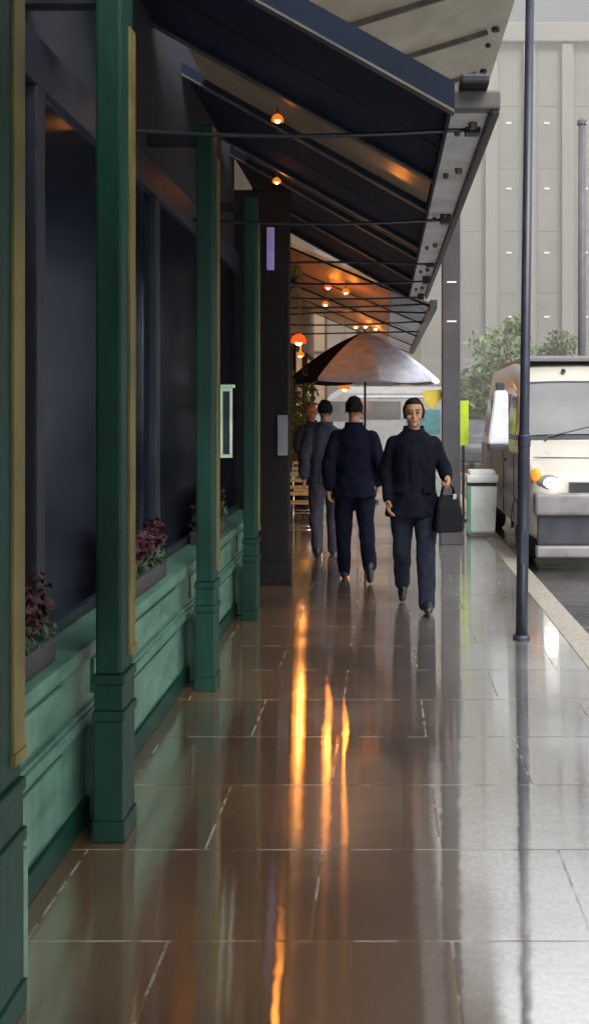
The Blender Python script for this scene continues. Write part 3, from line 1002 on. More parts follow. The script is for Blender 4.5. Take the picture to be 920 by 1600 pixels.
# ------------------------------------------------------------------ lamp post, far post
lp = empty('lamp_post', (0.985, 6.9, 0))
lp.rotation_euler = (0, R(0.75), 0)
tag(lp, 'slim navy lamp post standing on the pavement by the kerb', 'lamp post')
MB().tube([(0, 0, 0.0), (0, 0, 1.45), (0, 0, 1.5), (0, 0, 5.6)], [0.043, 0.043, 0.036, 0.03], 20).build('shaft', M['post_navy'], lp, True)
MB().lathe([(0.062, 0.001), (0.062, 0.02), (0.048, 0.035)], (0, 0, 0), 20).build('base_collar', M['post_navy'], lp)
MB().lathe([(0.040, 1.38), (0.0475, 1.385), (0.0475, 1.46), (0.040, 1.47)], (0, 0, 0), 20).build('band', M['post_navy'], lp)
MB().tube([(0, 0, 5.58), (0.1, 0, 5.75), (0.5, 0, 5.85), (0.9, 0, 5.86)], 0.025, 10).build('arm', M['post_navy'], lp)
MB().ball((1.05, 0, 5.86), (0.25, 0.1, 0.06)).build('lantern', M['van_grey'], lp, True)
MB().box(-0.02, 0.02, -0.047, -0.040, 0.55, 0.78, 0.003).build('access_door', M['post_navy'], lp)

fp = empty('street_post', (4.52, 22, -0.1))
tag(fp, 'plain grey post rising behind the cream van roof', 'post')
MB().tube([(0, 0, 0), (0, 0, 8.3)], [0.10, 0.085], 14).build('shaft', M['post_far'], fp, True)
MB().lathe([(0.11, 8.28), (0.11, 8.36), (0.05, 8.42)], (0, 0, 0), 14).build('cap', M['post_far'], fp)
MB().box(-0.13, 0.13, -0.13, 0.13, 0.001, 0.4, 0.03).build('base', M['post_far'], fp)

# ------------------------------------------------------------------ white bin, lime sign
bn = empty('litter_bin', (1.27, 12.6, 0.003))
tag(bn, 'wet white litter bin with green edge standing on the kerb', 'litter bin')
b = MB()
for z0, z1, w0, w1 in ((0.05, 0.66, 0.165, 0.19),):
    pts = []
    for z, w in ((z0, w0), (z1, w1)):
        for sx, sy in ((-1, -1), (1, -1), (1, 1), (-1, 1)):
            pts.append(b.bm.verts.new((sx * w, sy * w, z)))
    for f in ((0, 1, 5, 4), (1, 2, 6, 5), (2, 3, 7, 6), (3, 0, 4, 7), (3, 2, 1, 0), (4, 5, 6, 7)):
        b.bm.faces.new([pts[i] for i in f])
    bmesh.ops.bevel(b.bm, geom=b.bm.edges[:], offset=0.02, segments=2, affect='EDGES')
b.build('body', M['white_bin'], bn)
b = MB()
b.box(-0.205, 0.205, -0.205, 0.205, 0.70, 0.80, 0.035)
b.box(-0.17, 0.17, -0.17, 0.17, 0.78, 0.86, 0.035)
b.build('lid', M['white_bin'], bn)
MB().box(-0.175, 0.175, -0.175, 0.175, 0.655, 0.705).build('opening', M['van_dark'], bn)
MB().box(-0.198, -0.150, -0.198, -0.150, 0.04, 0.655, 0.008).build('edge_strip', M['green_edge'], bn)
MB().box(-0.18, 0.18, -0.18, 0.18, 0.0, 0.05, 0.008).build('foot', M['van_grey'], bn)

ls = empty('lime_sign', (1.17, 14.2, 0))
tag(ls, 'lime green upright sign panel on a thin post beyond the white bin', 'sign')
MB().box(-0.075, 0.075, -0.015, 0.015, 1.12, 1.78, 0.01).build('panel', M['lime'], ls)
MB().tube([(0, 0.03, 0), (0, 0.03, 1.75)], 0.018, 10).build('post', M['pillar_grey'], ls)
MB().lathe([(0.10, 0.001), (0.10, 0.02), (0.03, 0.03)], (0, 0.03, 0), 16).build('base', M['pillar_grey'], ls)

# ------------------------------------------------------------------ cream van
def smoothstep(a, b_, t):
    t = max(0, min(1, (t - a) / (b_ - a)))
    return t * t * (3 - 2 * t)

van = empty('cream_van', (2.50, 10.3, -0.1))
tag(van, 'cream panel van with lit headlamp parked at the kerb facing us', 'van')
SEC = [(0.00, 0.98, 0.84), (0.04, 1.06, 0.90), (0.14, 1.14, 0.935), (0.40, 1.27, 0.95), (0.72, 1.37, 0.96), (0.80, 1.40, 0.96), (1.00, 1.60, 0.96), (1.22, 1.83, 0.96), (1.42, 2.02, 0.96), (1.55, 2.14, 0.96), (1.72, 2.25, 0.96), (2.1, 2.36, 0.96), (2.8, 2.40, 0.96), (4.6, 2.38, 0.96), (4.9, 2.33, 0.95), (5.0, 2.2, 0.92)]
def van_half(top, W):
    belt = min(1.30, top - 0.10)
    fr = max(0.0, (top - 1.40) / 1.0)
    ins = 0.10 * fr
    return [(0.0, 0.34), (W * 0.9, 0.34), (W - 0.015, 0.42), (W, 0.62), (W, belt - 0.12), (W - 0.012, belt), (W - ins * 0.75 - 0.03, belt + (top - belt) * 0.62), (W - ins - 0.07, top - 0.05), (W - ins - 0.17, top - 0.008), (W * 0.45, top), (0.0, top + 0.008)]
b = MB()
rings = []
for yy, top, W in SEC:
    h = van_half(top, W)
    pts = [(x, z) for x, z in h] + [(-x, z) for x, z in h[-2:0:-1]]
    rings.append([b.bm.verts.new((x, yy, z)) for x, z in pts])
nn = len(rings[0])
for a, c in zip(rings, rings[1:]):
    for k in range(nn):
        b.bm.faces.new((a[k], a[(k + 1) % nn], c[(k + 1) % nn], c[k]))
b.bm.faces.new(rings[0][::-1]); b.bm.faces.new(rings[-1])
b.build('body', M['van_cream'], van, True)
def van_top(yy):
    for (a, ta, wa), (c, tc_, wc) in zip(SEC, SEC[1:]):
        if a <= yy <= c:
            f = (yy - a) / (c - a)
            return ta + (tc_ - ta) * f
    return 2.0
# windscreen
def screen(name, y0, y1, w0, w1, off, m, parent=van):
    b = MB()
    rows = []
    for i in range(11):
        t = i / 10
        yy = y0 + (y1 - y0) * t
        z = van_top(yy)
        row = []
        for j in range(13):
            s = j / 12 * 2 - 1
            w = w0 + (w1 - w0) * t
            row.append(b.bm.verts.new((s * w, yy - off + 0.015 * s * s, z + off * 0.9 - 0.02 * s ** 4)))
        rows.append(row)
    for i in range(10):
        for j in range(12):
            b.bm.faces.new((rows[i][j], rows[i][j + 1], rows[i + 1][j + 1], rows[i + 1][j]))
    return b.build(name, m, parent, True)
screen('windscreen_seal', 0.80, 1.50, 0.885, 0.80, 0.010, M['van_dark'])
screen('windscreen', 0.85, 1.46, 0.84, 0.765, 0.020, M['van_glass'])
# front
MB().box(-0.90, 0.90, -0.10, 0.10, 0.62, 0.86, 0.045).build('bumper', M['van_grey'], van, True)
MB().box(-0.86, 0.86, -0.035, 0.06, 0.30, 0.618, 0.02).build('air_dam', M['van_dark'], van)
MB().box(-0.88, 0.88, -0.075, 0.06, 0.17, 0.295, 0.03).build('front_lip', M['van_grey'], van, True)
b = MB()
for k in range(5):
    b.box(-0.52, 0.52, -0.022, 0.02, 0.87 + k * 0.022, 0.882 + k * 0.022)
b.build('grille', M['van_dark'], van)
for sx in (-1, 1):
    b = MB(); b.ball((sx * 0.735, 0.045, 0.965), (0.135, 0.075, 0.085), 3)
    hl = b.build('headlight', M['van_grey'], van, True)
    b = MB(); b.ball((sx * 0.715, 0.0, 0.965), (0.088, 0.055, 0.058), 3)
    b.build('lens', M['head_lit'], hl, True)
    b = MB(); b.ball((sx * 0.865, 0.06, 1.045), (0.055, 0.07, 0.075), 3)
    b.build('indicator', M['amber'], hl, True)
    # door mirror
    b = MB()
    rg = []
    for z, w0, w1, d in ((1.34, 0.13, 0.10, 0.07), (1.40, 0.135, 0.10, 0.075), (1.92, 0.06, 0.10, 0.055), (1.98, 0.05, 0.085, 0.04)):
        rg.append([b.bm.verts.new((sx * 1.15 + sx * u, 1.0 + v_, z)) for u, v_ in ((-w1, -d), (w0, -d), (w0, d), (-w1, d))])
    for p_, q_ in zip(rg, rg[1:]):
        for k in range(4):
            b.bm.faces.new((p_[k], p_[(k + 1) % 4], q_[(k + 1) % 4], q_[k]))
    b.bm.faces.new(rg[0][::-1]); b.bm.faces.new(rg[-1])
    bmesh.ops.bevel(b.bm, geom=b.bm.edges[:], offset=0.015, segments=2, affect='EDGES')
    mr_ = b.build('mirror', M['par_light'], van)
    MB().box(sx * 1.15 - 0.085, sx * 1.15 + 0.055, 1.078, 1.088, 1.42, 1.86, 0.003).build('mirror_glass', M['chrome'], mr_)
    MB().box(sx * 1.165 - 0.12, sx * 1.165 + 0.12, 0.92, 1.08, 1.27, 1.337, 0.02).build('mirror_foot', M['van_dark'], mr_)
    MB().box(sx * 1.14 - 0.05, sx * 1.14 + 0.05, 0.96, 1.04, 1.982, 2.07, 0.015).build('mirror_cap', M['van_dark'], mr_)
    MB().beam((sx * 0.94, 1.02, 1.42), (sx * 1.09, 1.0, 1.45), 0.05, 0.06).build('mirror_arm', M['van_dark'], mr_)
    # side windows
    b = MB()
    xo = sx * 0.955
    def sp(yy, z):
        fr = max(0.0, (van_top(yy) - 1.40))
        belt = 1.30
        t = (z - belt) / (van_top(yy) - belt)
        ins = 0.012 + (0.10 * fr * 0.75 + 0.018) * min(t / 0.62, 1) + (0.10 * fr * .25 + 0.04) * max(0, (t - .62) / .38)
        return (sx * (0.96 - ins + 0.006), yy, z)
    b.face([sp(1.15, 1.36), sp(1.95, 1.36), sp(1.95, 1.95), sp(1.58, 1.95)])
    b.face([sp(2.15, 1.36), sp(3.35, 1.36), sp(3.35, 1.95), sp(2.15, 1.95)])
    b.face([sp(3.5, 1.36), sp(4.7, 1.36), sp(4.7, 1.95), sp(3.5, 1.95)])
    b.build('side_window', M['van_glass'], van)
    MB().box(sx * 0.962 - 0.006, sx * 0.962 + 0.006, 0.55, 4.85, 0.42, 1.24, 0.003).build('side_cladding', M['side_grey'], van)
    MB().box(sx * 0.975 - 0.006, sx * 0.975 + 0.006, 1.0, 4.9, 0.66, 0.74, 0.004).build('rub_strip', M['van_grey'], van)
    for yy in (0.92, 3.95):
        b = MB()
        c = V((sx * 0.83, yy, 0.31))
        prof = [(0.19, -0.10), (0.27, -0.105), (0.31, -0.07), (0.31, 0.07), (0.27, 0.105), (0.19, 0.10)]
        n = 28
        rg = [[b.bm.verts.new(c + V((h, r * math.cos(q * 2 * math.pi / n), r * math.sin(q * 2 * math.pi / n)))) for q in range(n)] for r, h in prof]
        for a, d in zip(rg, rg[1:]):
            for q in range(n):
                b.bm.faces.new((a[q], a[(q + 1) % n], d[(q + 1) % n], d[q]))
        tyre = b.build('wheel', M['rubber'], van, True)
        b = MB()
        b.tube([c + V((-0.07 * 1, 0, 0)), c + V((0.07, 0, 0))], 0.19, 24)
        b.tube([c + V((-0.10, 0, 0)), c + V((0.10, 0, 0))], 0.07, 16)
        b.build('rim', M['chrome'], tyre)
        # wheel arch
        b = MB()
        b.tube([V((sx * 0.955, yy + 0.37 * math.cos(q), 0.33 + 0.37 * math.sin(q))) for q in [math.pi * k / 14 for k in range(15)]], 0.022, 8)
        b.build('wheel_arch', M['van_dark'], van)
MB().box(-0.26, 0.26, -0.112, -0.101, 0.69, 0.80, 0.004).build('number_plate', M['par_light'], van)
for sx in (-1, 1):
    for yy in (1.08, 2.05, 3.42):
        MB().box(sx * 0.9705 - 0.003, sx * 0.9705 + 0.003, yy, yy + 0.012, 0.45, 1.22).build('door_gap', M['van_dark'], van)
    MB().box(sx * 0.975 - 0.012, sx * 0.975 + 0.012, 1.82, 1.98, 1.10, 1.135, 0.006).build('door_handle', M['van_dark'], van)
b = MB(); b.tube([(-0.86, 0.30, van_top(0.30) + 0.004), (0, 0.27, van_top(0.27) + 0.01), (0.86, 0.30, van_top(0.30) + 0.004)], 0.006, 6); b.build('bonnet_gap', M['van_dark'], van)
for x0, x1 in ((-0.62, -0.02), (0.1, 0.7)):
    b = MB()
    b.tube([(x0, 0.80, van_top(0.80) + 0.035), (x1, 0.93, van_top(0.93) + 0.04)], 0.010, 6)
    b.tube([(x0, 0.80, van_top(0.80) + 0.03), (x0 - 0.03, 0.76, van_top(0.76) + 0.01)], 0.014, 6)
    b.build('wiper', M['van_dark'], van)
b = MB()
b.box(-0.72, 0.72, 1.80, 4.6, 2.36, 2.43, 0.03)
b.build('roof_tray', M['van_grey'], van)
MB().lathe([(0.03, 0), (0.03, 0.03), (0.012, 0.05)], (-0.28, 1.62, 2.21), 12).build('marker_lamp', M['van_dark'], van)

# ------------------------------------------------------------------ far pale van crossing, dark car
fv = empty('far_van', (-0.55, 30, -0.1))
tag(fv, 'pale grey van seen side on across the end of the pavement', 'van')
def loft_x(b, secs):
    rings = []
    for x, z0, z1, w, rad in secs:
        ring = [(-w, z0), (-w, z1 - rad), (-w + rad, z1), (w - rad, z1), (w, z1 - rad), (w, z0)]
        rings.append([b.bm.verts.new((x, yy, z)) for yy, z in ring])
    n = len(rings[0])
    for a, c in zip(rings, rings[1:]):
        for k in range(n):
            b.bm.faces.new((a[k], a[(k + 1) % n], c[(k + 1) % n], c[k]))
    b.bm.faces.new(rings[0][::-1]); b.bm.faces.new(rings[-1])
b = MB()
loft_x(b, [(-2.5, 0.4, 1.0, 0.85, 0.1), (-2.3, 0.35, 1.2, 0.93, 0.12), (-1.7, 0.35, 1.35, 0.95, 0.15), (-1.1, 0.35, 2.2, 0.95, 0.2), (-0.7, 0.35, 2.45, 0.95, 0.2), (2.3, 0.35, 2.45, 0.95, 0.2), (2.4, 0.4, 2.35, 0.93, 0.2)])
b.build('body', M['far_van'], fv)
b = MB(); b.box(-1.15, -0.45, -0.965, -0.952, 1.4, 2.0, 0.003); b.build('window', M['van_glass'], fv)
MB().box(1.2, 2.25, -0.963, -0.952, 1.0, 1.75, 0.003).build('side_panel', M['teal'], fv)
MB().box(-0.3, 1.05, -0.963, -0.952, 1.45, 2.0, 0.003).build('window', M['van_glass'], fv)
MB().box(-0.3, 2.2, -0.975, -0.952, 2.12, 2.17, 0.003).build('rail', M['par_light'], fv)
for x in (-1.7, 1.6):
    b = MB(); b.tube([(x, -0.97, 0.33), (x, 0.97, 0.33)], 0.32, 20); w = b.build('wheel', M['rubber'], fv)
    b = MB(); b.tube([(x, -0.985, 0.33), (x, -0.96, 0.33)], 0.18, 16); b.build('rim', M['chrome'], w)
MB().box(2.38, 2.43, -0.9, -0.75, 0.9, 1.2, 0.01).build('tail_light', M['red_lens'], fv)
MB().ball((-0.35 + 0.0, -0.98, 1.62), (0.05, 0.03, 0.05)).build('side_marker', M['amber'], fv)

dc = empty('dark_car', (2.75, 27.0, -0.1))
tag(dc, 'small dark car far off on the road beyond the white bin', 'car')
b = MB()
for secs in ([(0, .35, .75, .78), (.1, .25, .85, .84), (1.0, .22, .95, .86), (3.6, .22, .95, .86), (4.0, .3, .85, .8)], [(1.0, .9, .96, .78), (1.6, .9, 1.42, .64), (2.9, .9, 1.45, .64), (3.7, .9, .98, .76)]):
    rings = []
    for yy, z0, z1, w in secs:
        rings.append([b.bm.verts.new((x, yy, z)) for x, z in ((-w, z0), (-w, z1 - .08), (-w + .12, z1), (w - .12, z1), (w, z1 - .08), (w, z0))])
    for a, c in zip(rings, rings[1:]):
        for k in range(6):
            b.bm.faces.new((a[k], a[(k + 1) % 6], c[(k + 1) % 6], c[k]))
    b.bm.faces.new(rings[0][::-1]); b.bm.faces.new(rings[-1])
b.build('body', M['dark_car'], dc, True)
MB().face([(-.66, 1.06, 1.0), (.66, 1.06, 1.0), (.54, 1.55, 1.38), (-.54, 1.55, 1.38)]).build('windscreen', M['van_glass'], dc)
for sx in (-1, 1):
    MB().ball((sx * .66, 0.04, .68), (.1, .04, .06)).build('headlight', M['chrome'], dc, True)
    for yy in (.75, 3.2):
        MB().tube([(sx * .66, yy, .3), (sx * .87, yy, .3)], .3, 18).build('wheel', M['rubber'], dc)
MB().box(-.8, .8, -.04, .06, .3, .48, .03).build('bumper', M['van_dark'], dc)

# ------------------------------------------------------------------ far buildings
tw = empty('office_tower', (14, 60, -0.1))
tag(tw, 'tall pale grey office building with vertical pilasters fading into rain', 'building')
TW0, TW1, TH = -14.5, 14.0, 25.8
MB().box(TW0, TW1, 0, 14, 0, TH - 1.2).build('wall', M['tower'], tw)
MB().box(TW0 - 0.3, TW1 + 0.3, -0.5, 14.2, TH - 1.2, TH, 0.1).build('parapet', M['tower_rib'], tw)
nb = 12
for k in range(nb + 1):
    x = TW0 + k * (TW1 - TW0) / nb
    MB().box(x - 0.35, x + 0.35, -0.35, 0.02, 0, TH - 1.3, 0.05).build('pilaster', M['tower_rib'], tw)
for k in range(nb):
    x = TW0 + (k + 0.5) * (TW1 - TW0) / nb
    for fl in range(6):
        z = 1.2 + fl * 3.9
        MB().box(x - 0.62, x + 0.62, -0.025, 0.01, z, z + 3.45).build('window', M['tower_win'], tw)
for k in (3, 4, 5):
    x = TW0 + (k + 0.5) * (TW1 - TW0) / nb
    for z in (7.5, 11.5, 15.5, 19.6):
        MB().box(x - 0.22, x + 0.12, -0.10, -0.027, z, z + 0.1).build('strip_light', M['win_lit'], tw)

bb = empty('corner_building', (-6, 42, -0.1))
tag(bb, 'brown brick building closing the view behind the cafe', 'building')
MB().box(-14, 7.6, 0, 10, 0, 9).build('wall', M['far_brick'], bb)
MB().box(-14.2, 7.8, -0.3, 10, 9, 9.5, 0.05).build('cornice', M['far_brick'], bb)
for k in range(7):
    x = -12 + k * 2.8
    for z, h in ((0.6, 2.4), (4.2, 1.9)):
        f = MB().box(x, x + 1.5, -0.08, 0.01, z, z + h, 0.02).build('window', M['pillar_brown'], bb)
        MB().box(x + 0.1, x + 1.4, -0.095, -0.082, z + 0.1, z + h - 0.1).build('pane', M['far_glass'], f)

# ------------------------------------------------------------------ trees
def tree(loc, h, r, label, leaf, n, seed, size=0.16):
    t = empty('street_tree', loc)
    tag(t, label, 'tree', 'hazy trees across the road')
    rnd = random.Random(seed)
    b = MB()
    b.tube([(0, 0, 0), (0.05, 0, h * 0.25), (0.0, 0.05, h * 0.5), (0.1, 0, h * 0.8)], [0.16, 0.12, 0.08, 0.03], 10)
    tips = []
    for k in range(9):
        a = rnd.uniform(0, 6.28)
        z0 = h * rnd.uniform(0.28, 0.6)
        tip = V((r * 0.75 * math.cos(a), r * 0.75 * math.sin(a), z0 + h * rnd.uniform(0.1, 0.32)))
        b.tube([(0.03, 0.02, z0), tip * 0.5 + V((0, 0, z0 * 0.5)), tip], [0.05, 0.035, 0.012], 6)
        tips.append(tip)
    b.build('trunk', M['bark'], t)
    b = MB()
    clumps = 26
    for k in range(clumps):
        if k < len(tips):
            c = tips[k]
        else:
            a = rnd.uniform(0, 6.28); q = r * math.sqrt(rnd.random()) * 0.85
            c = V((q * math.cos(a), q * math.sin(a), h * rnd.uniform(0.3, 0.95)))
        k2 = rnd.uniform(0.25, 0.5) * r
        leafy(b, c, (k2, k2, k2 * 0.75), n // clumps, size, seed * 100 + k)
    b.build('crown', leaf, t)
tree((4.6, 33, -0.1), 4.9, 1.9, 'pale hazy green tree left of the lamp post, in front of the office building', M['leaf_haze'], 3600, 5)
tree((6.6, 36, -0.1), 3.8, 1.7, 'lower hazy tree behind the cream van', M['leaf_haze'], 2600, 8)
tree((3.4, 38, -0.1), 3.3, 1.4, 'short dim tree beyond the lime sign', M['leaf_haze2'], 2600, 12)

# ------------------------------------------------------------------ rain haze down the street
hm = bpy.data.materials.new('rain_haze')
hm.use_nodes = True
hm.node_tree.nodes.clear()
vs_ = hm.node_tree.nodes.new('ShaderNodeVolumeScatter')
vs_.inputs['Color'].default_value = (0.88, 0.845, 0.77, 1)
vs_.inputs['Density'].default_value = 0.0085
vs_.inputs['Anisotropy'].default_value = 0.2
ho = hm.node_tree.nodes.new('ShaderNodeOutputMaterial')
hm.node_tree.links.new(vs_.outputs[0], ho.inputs['Volume'])
structure(MB().box(-30, 40, 15.8, 58, -0.05, 34).build('rain_haze', hm))

# ------------------------------------------------------------------ people
def hand(b, wrist, d, n, t, curl=0.5, s=1.0):
    """wrist point, direction d, palm normal n, thumb side t"""
    d, n, t = V(d).normalized(), V(n).normalized(), V(t).normalized()
    palm = wrist + d * 0.05 * s
    b.chain([wrist, wrist + d * 0.03 * s + t * 0.012 * s, wrist + d * 0.085 * s + t * 0.022 * s], [0.024 * s, 0.024 * s, 0.018 * s])
    b.chain([wrist, wrist + d * 0.085 * s - t * 0.022 * s], [0.022 * s, 0.017 * s])
    b.chain([wrist, wrist + d * 0.09 * s], [0.022 * s, 0.018 * s])
    for k, (off, ln) in enumerate(((0.032, 0.072), (0.011, 0.08), (-0.011, 0.075), (-0.032, 0.06))):
        p = wrist + d * 0.085 * s + t * off * s
        pts = [p]
        a = curl * 0.6
        for q in range(3):
            dd = d * math.cos(a) + n * math.sin(a)
            p = p + dd * ln / 3 * s * (1.15 - 0.15 * q)
            pts.append(p)
            a += curl
        b.chain(pts, [0.0095 * s, 0.009 * s, 0.0085 * s, 0.0075 * s])
    p = wrist + d * 0.025 * s + t * 0.028 * s
    q = p + (d * 0.6 + t * 0.7 + n * 0.3).normalized() * 0.038 * s
    r_ = q + (d * 0.9 + t * 0.1 + n * 0.4).normalized() * 0.032 * s
    b.chain([p, q, r_], [0.013 * s, 0.0105 * s, 0.0085 * s])


def person(loc, rz, label, J, coat, trouser, hair, shoe, coat_hem=0.80, scale=1.0, face=True, hairlen=0.0, hairvol=1.0, group='people walking under the canopy', collar=None, flare=0.02, hands=((0.5, 0.5))):
    t = empty('person', loc, rz)
    t.scale = (scale,) * 3
    tag(t, label, 'person', group)
    g = {k: V(v) for k, v in J.items()}
    hd = g['head']
    front = V((0, -1, 0))
    # --- body, one continuous surface
    b = MB()
    px, py = g['pelvis'].x, g['pelvis'].y
    cx, cy = g['chest'].x, g['chest'].y
    b.sections([(px, py, 0.84, 0.10, 0.08), (px, py, 0.92, 0.158, 0.108), (px, py, 1.0, 0.155, 0.105), (px * .5 + cx * .5, py * .5 + cy * .5, 1.12, 0.135, 0.095), (cx, cy, 1.27, 0.16, 0.112), (cx, cy, 1.36, 0.160, 0.102), (cx, cy, 1.43, 0.10, 0.07), (cx, cy, 1.48, 0.06, 0.055)])
    b.chain([(cx, cy, 1.44), hd + V((0, 0.012, -0.09))], [0.058, 0.052])
    b.ball(hd + V((0, 0.008, 0.022)), (0.075, 0.095, 0.098), 3)
    b.ball(hd + V((0, -0.022, -0.05)), (0.056, 0.068, 0.066), 3)
    b.ball(hd + V((0, -0.080, -0.092)), (0.022, 0.018, 0.016), 2)
    b.chain([hd + V((0, -0.088, 0.018)), hd + V((0, -0.108, -0.022))], [0.010, 0.014])
    b.chain([hd + V((-0.035, -0.078, 0.028)), hd + V((0.035, -0.078, 0.028))], [0.013, 0.013])
    for sx in (-1, 1):
        b.ball(hd + V((sx * 0.077, 0.012, -0.008)), (0.010, 0.022, 0.034), 2)
        b.ball(hd + V((sx * 0.043, -0.062, -0.028)), (0.022, 0.024, 0.02), 2)
    for s_ in 'rl':
        sx = -1 if s_ == 'r' else 1
        b.chain([V((g['sh_' + s_].x * 0.9, g['sh_' + s_].y, g['sh_' + s_].z - 0.035)), g['el_' + s_], g['wr_' + s_]], [0.046, 0.040, 0.028])
        dvec = (g['wr_' + s_] - g['el_' + s_]).normalized()
        if 'hd_' + s_ in g:
            dvec = g['hd_' + s_].normalized()
        nv = V((-sx, 0, 0)) if 'pn_' + s_ not in g else g['pn_' + s_]
        tv = front - dvec * front.dot(dvec)
        hand(b, g['wr_' + s_], dvec, nv, tv, hands[0] if s_ == 'r' else hands[1])
        b.chain([g['hip_' + s_], g['kn_' + s_], g['an_' + s_]], [0.088, 0.055, 0.04])
        toe = g['toe_' + s_]
        b.chain([g['an_' + s_], g['heel_' + s_].lerp(toe, 0.5), toe.lerp(g['heel_' + s_], 0.15)], [0.036, 0.028, 0.02])
    me = remeshed(b, 0.0065, 3)
    link('body', me, M['skin'], t, True)
    # --- trousers
    b = MB()
    b.sections([(px, py, 0.84, 0.11, 0.09), (px, py, 0.92, 0.172, 0.122), (px, py, 1.02, 0.165, 0.115)])
    for s_ in 'rl':
        an = g['an_' + s_]
        kn = g['kn_' + s_]
        end = an - (kn - an) * 0.02
        mid = kn.lerp(an, 0.5) + (V((0, 0.015, 0)))
        b.chain([g['hip_' + s_], g['hip_' + s_].lerp(kn, 0.5), kn, mid, end], [0.108, 0.097, 0.080, 0.073, 0.066])
    me = remeshed(b, 0.012, 3, 0.012, 11)
    link('trousers', me, trouser, t, True)
    # --- shoes
    for s_ in 'rl':
        an, toe = g['an_' + s_], g['toe_' + s_]
        b = MB()
        dirv = (toe - an)
        fl = V((dirv.x, dirv.y, 0)).normalized()
        heel = g['heel_' + s_]
        b.chain([an.lerp(g['kn_' + s_], 0.25), an, heel.lerp(an, 0.35)], [0.052, 0.052, 0.046])
        b.chain([heel + V((0, 0, 0.0)), heel.lerp(toe, 0.5) + V((0, 0, 0.012)), toe], [0.036, 0.043, 0.034])
        b.chain([an, heel.lerp(toe, 0.55) + V((0, 0, 0.02))], [0.045, 0.04])
        me = remeshed(b, 0.009, 3)
        for v in me.vertices:
            pass
        link('shoe', me, shoe, t, True)
    # --- coat
    b = MB()
    secs = []
    prof = [(0.96, 0.190, 0.142), (1.06, 0.178, 0.132), (1.18, 0.182, 0.138), (1.29, 0.190, 0.142), (1.37, 0.186, 0.128), (1.42, 0.158, 0.106), (1.455, 0.115, 0.088), (1.49, 0.072, 0.068)]
    for z, w, dd in [(coat_hem, 0.19 + flare * (0.96 - coat_hem) / 0.15, 0.145 + flare * (0.96 - coat_hem) / 0.15)] + prof:
        f = max(0, min(1, (z - 0.9) / 0.5))
        secs.append((px + (cx - px) * f, py + (cy - py) * f, z, w, dd))
    b.sections(secs, 28)
    for s_ in 'rl':
        el, wr, sh = g['el_' + s_], g['wr_' + s_], g['sh_' + s_]
        sh = V((sh.x * 0.93, sh.y, sh.z - 0.025))
        b.chain([sh, sh.lerp(el, 0.5), el, el.lerp(wr, 0.6), wr - (wr - el).normalized() * 0.015], [0.069, 0.067, 0.062, 0.055, 0.048])
    me = remeshed(b, 0.012, 9)
    rs = hash_seed = (loc[0] * 7.3 + loc[1]) % 10
    ns = [v.normal.copy() for v in me.vertices]
    for v, nrm in zip(me.vertices, ns):
        p = v.co
        q = V((p.x * 7 + p.z * 3 + rs, p.y * 7, p.z * 4.5 - p.x * 4))
        q2 = V((p.x * 16, p.y * 16 + rs, p.z * 11 + abs(p.x) * 9))
        a_ = 0.4 + 0.6 * smoothstep(1.42, 1.2, p.z)
        v.co += nrm * a_ * (0.016 * noise.noise(q) + 0.010 * noise.noise(q2))
    ct = link('coat', me, coat, t, True)
    # front placket and buttons
    b = MB()
    rows = []
    for k in range(9):
        z = coat_hem + 0.01 + (1.40 - coat_hem) * k / 8
        f = max(0, min(1, (z - 0.9) / 0.5))
        fy = py + (cy - py) * f
        dd = 0.150 if z < 1.3 else 0.150 - (z - 1.3) * 0.22
        rows.append([b.bm.verts.new((px + (cx - px) * f + xx, fy - dd - 0.006 + 0.012 * abs(xx) / 0.04, z)) for xx in (-0.03, 0.0, 0.036)])
    for p_, q_ in zip(rows, rows[1:]):
        for k in range(2):
            b.bm.faces.new((p_[k], p_[k + 1], q_[k + 1], q_[k]))
    pk = b.build('placket', coat, t, True)
    for k in range(4):
        z = coat_hem + 0.12 + k * 0.12
        f = max(0, min(1, (z - 0.9) / 0.5))
        MB().ball((px + (cx - px) * f - 0.012, py + (cy - py) * f - (0.155 if z < 1.3 else 0.145) - 0.002, z), (0.010, 0.004, 0.010)).build('button', coat, pk, True)
    for sx in (-1, 1):
        MB().beam((px + sx * 0.075, py - 0.146, 0.985), (px + sx * 0.155, py - 0.105, 1.0), 0.012, 0.05).build('pocket_flap', coat, ct)
    b = MB()
    b.tube([(cx, cy + 0.132, 1.34), (cx * .5 + px * .5, (cy + py) / 2 + 0.140, 1.15), (px, py + 0.148, coat_hem + 0.02)], 0.004, 6)
    b.build('back_seam', coat, ct)
    # collar
    b = MB()
    n = 24
    rg = []
    for r0, r1, z in ((0.098, 0.09, 1.43), (0.092, 0.085, 1.475), (0.085, 0.08, 1.515), (0.074, 0.069, 1.51), (0.07, 0.066, 1.43)):
        ring = []
        for k in range(n):
            a = k * 2 * math.pi / n
            dip = 0.075 * max(0, -math.sin(a)) ** 4 * (1 if z > 1.45 else 0)
            ring.append(b.bm.verts.new((cx + r0 * math.cos(a), cy + r1 * math.sin(a) - 0.005, z - dip)))
        rg.append(ring)
    for a, c in zip(rg, rg[1:]):
        for k in range(n):
            b.bm.faces.new((a[k], a[(k + 1) % n], c[(k + 1) % n], c[k]))
    b.build('collar', collar or coat, ct, True)
    # --- hair
    b = MB()
    bmesh.ops.create_icosphere(b.bm, subdivisions=4, radius=1.0)
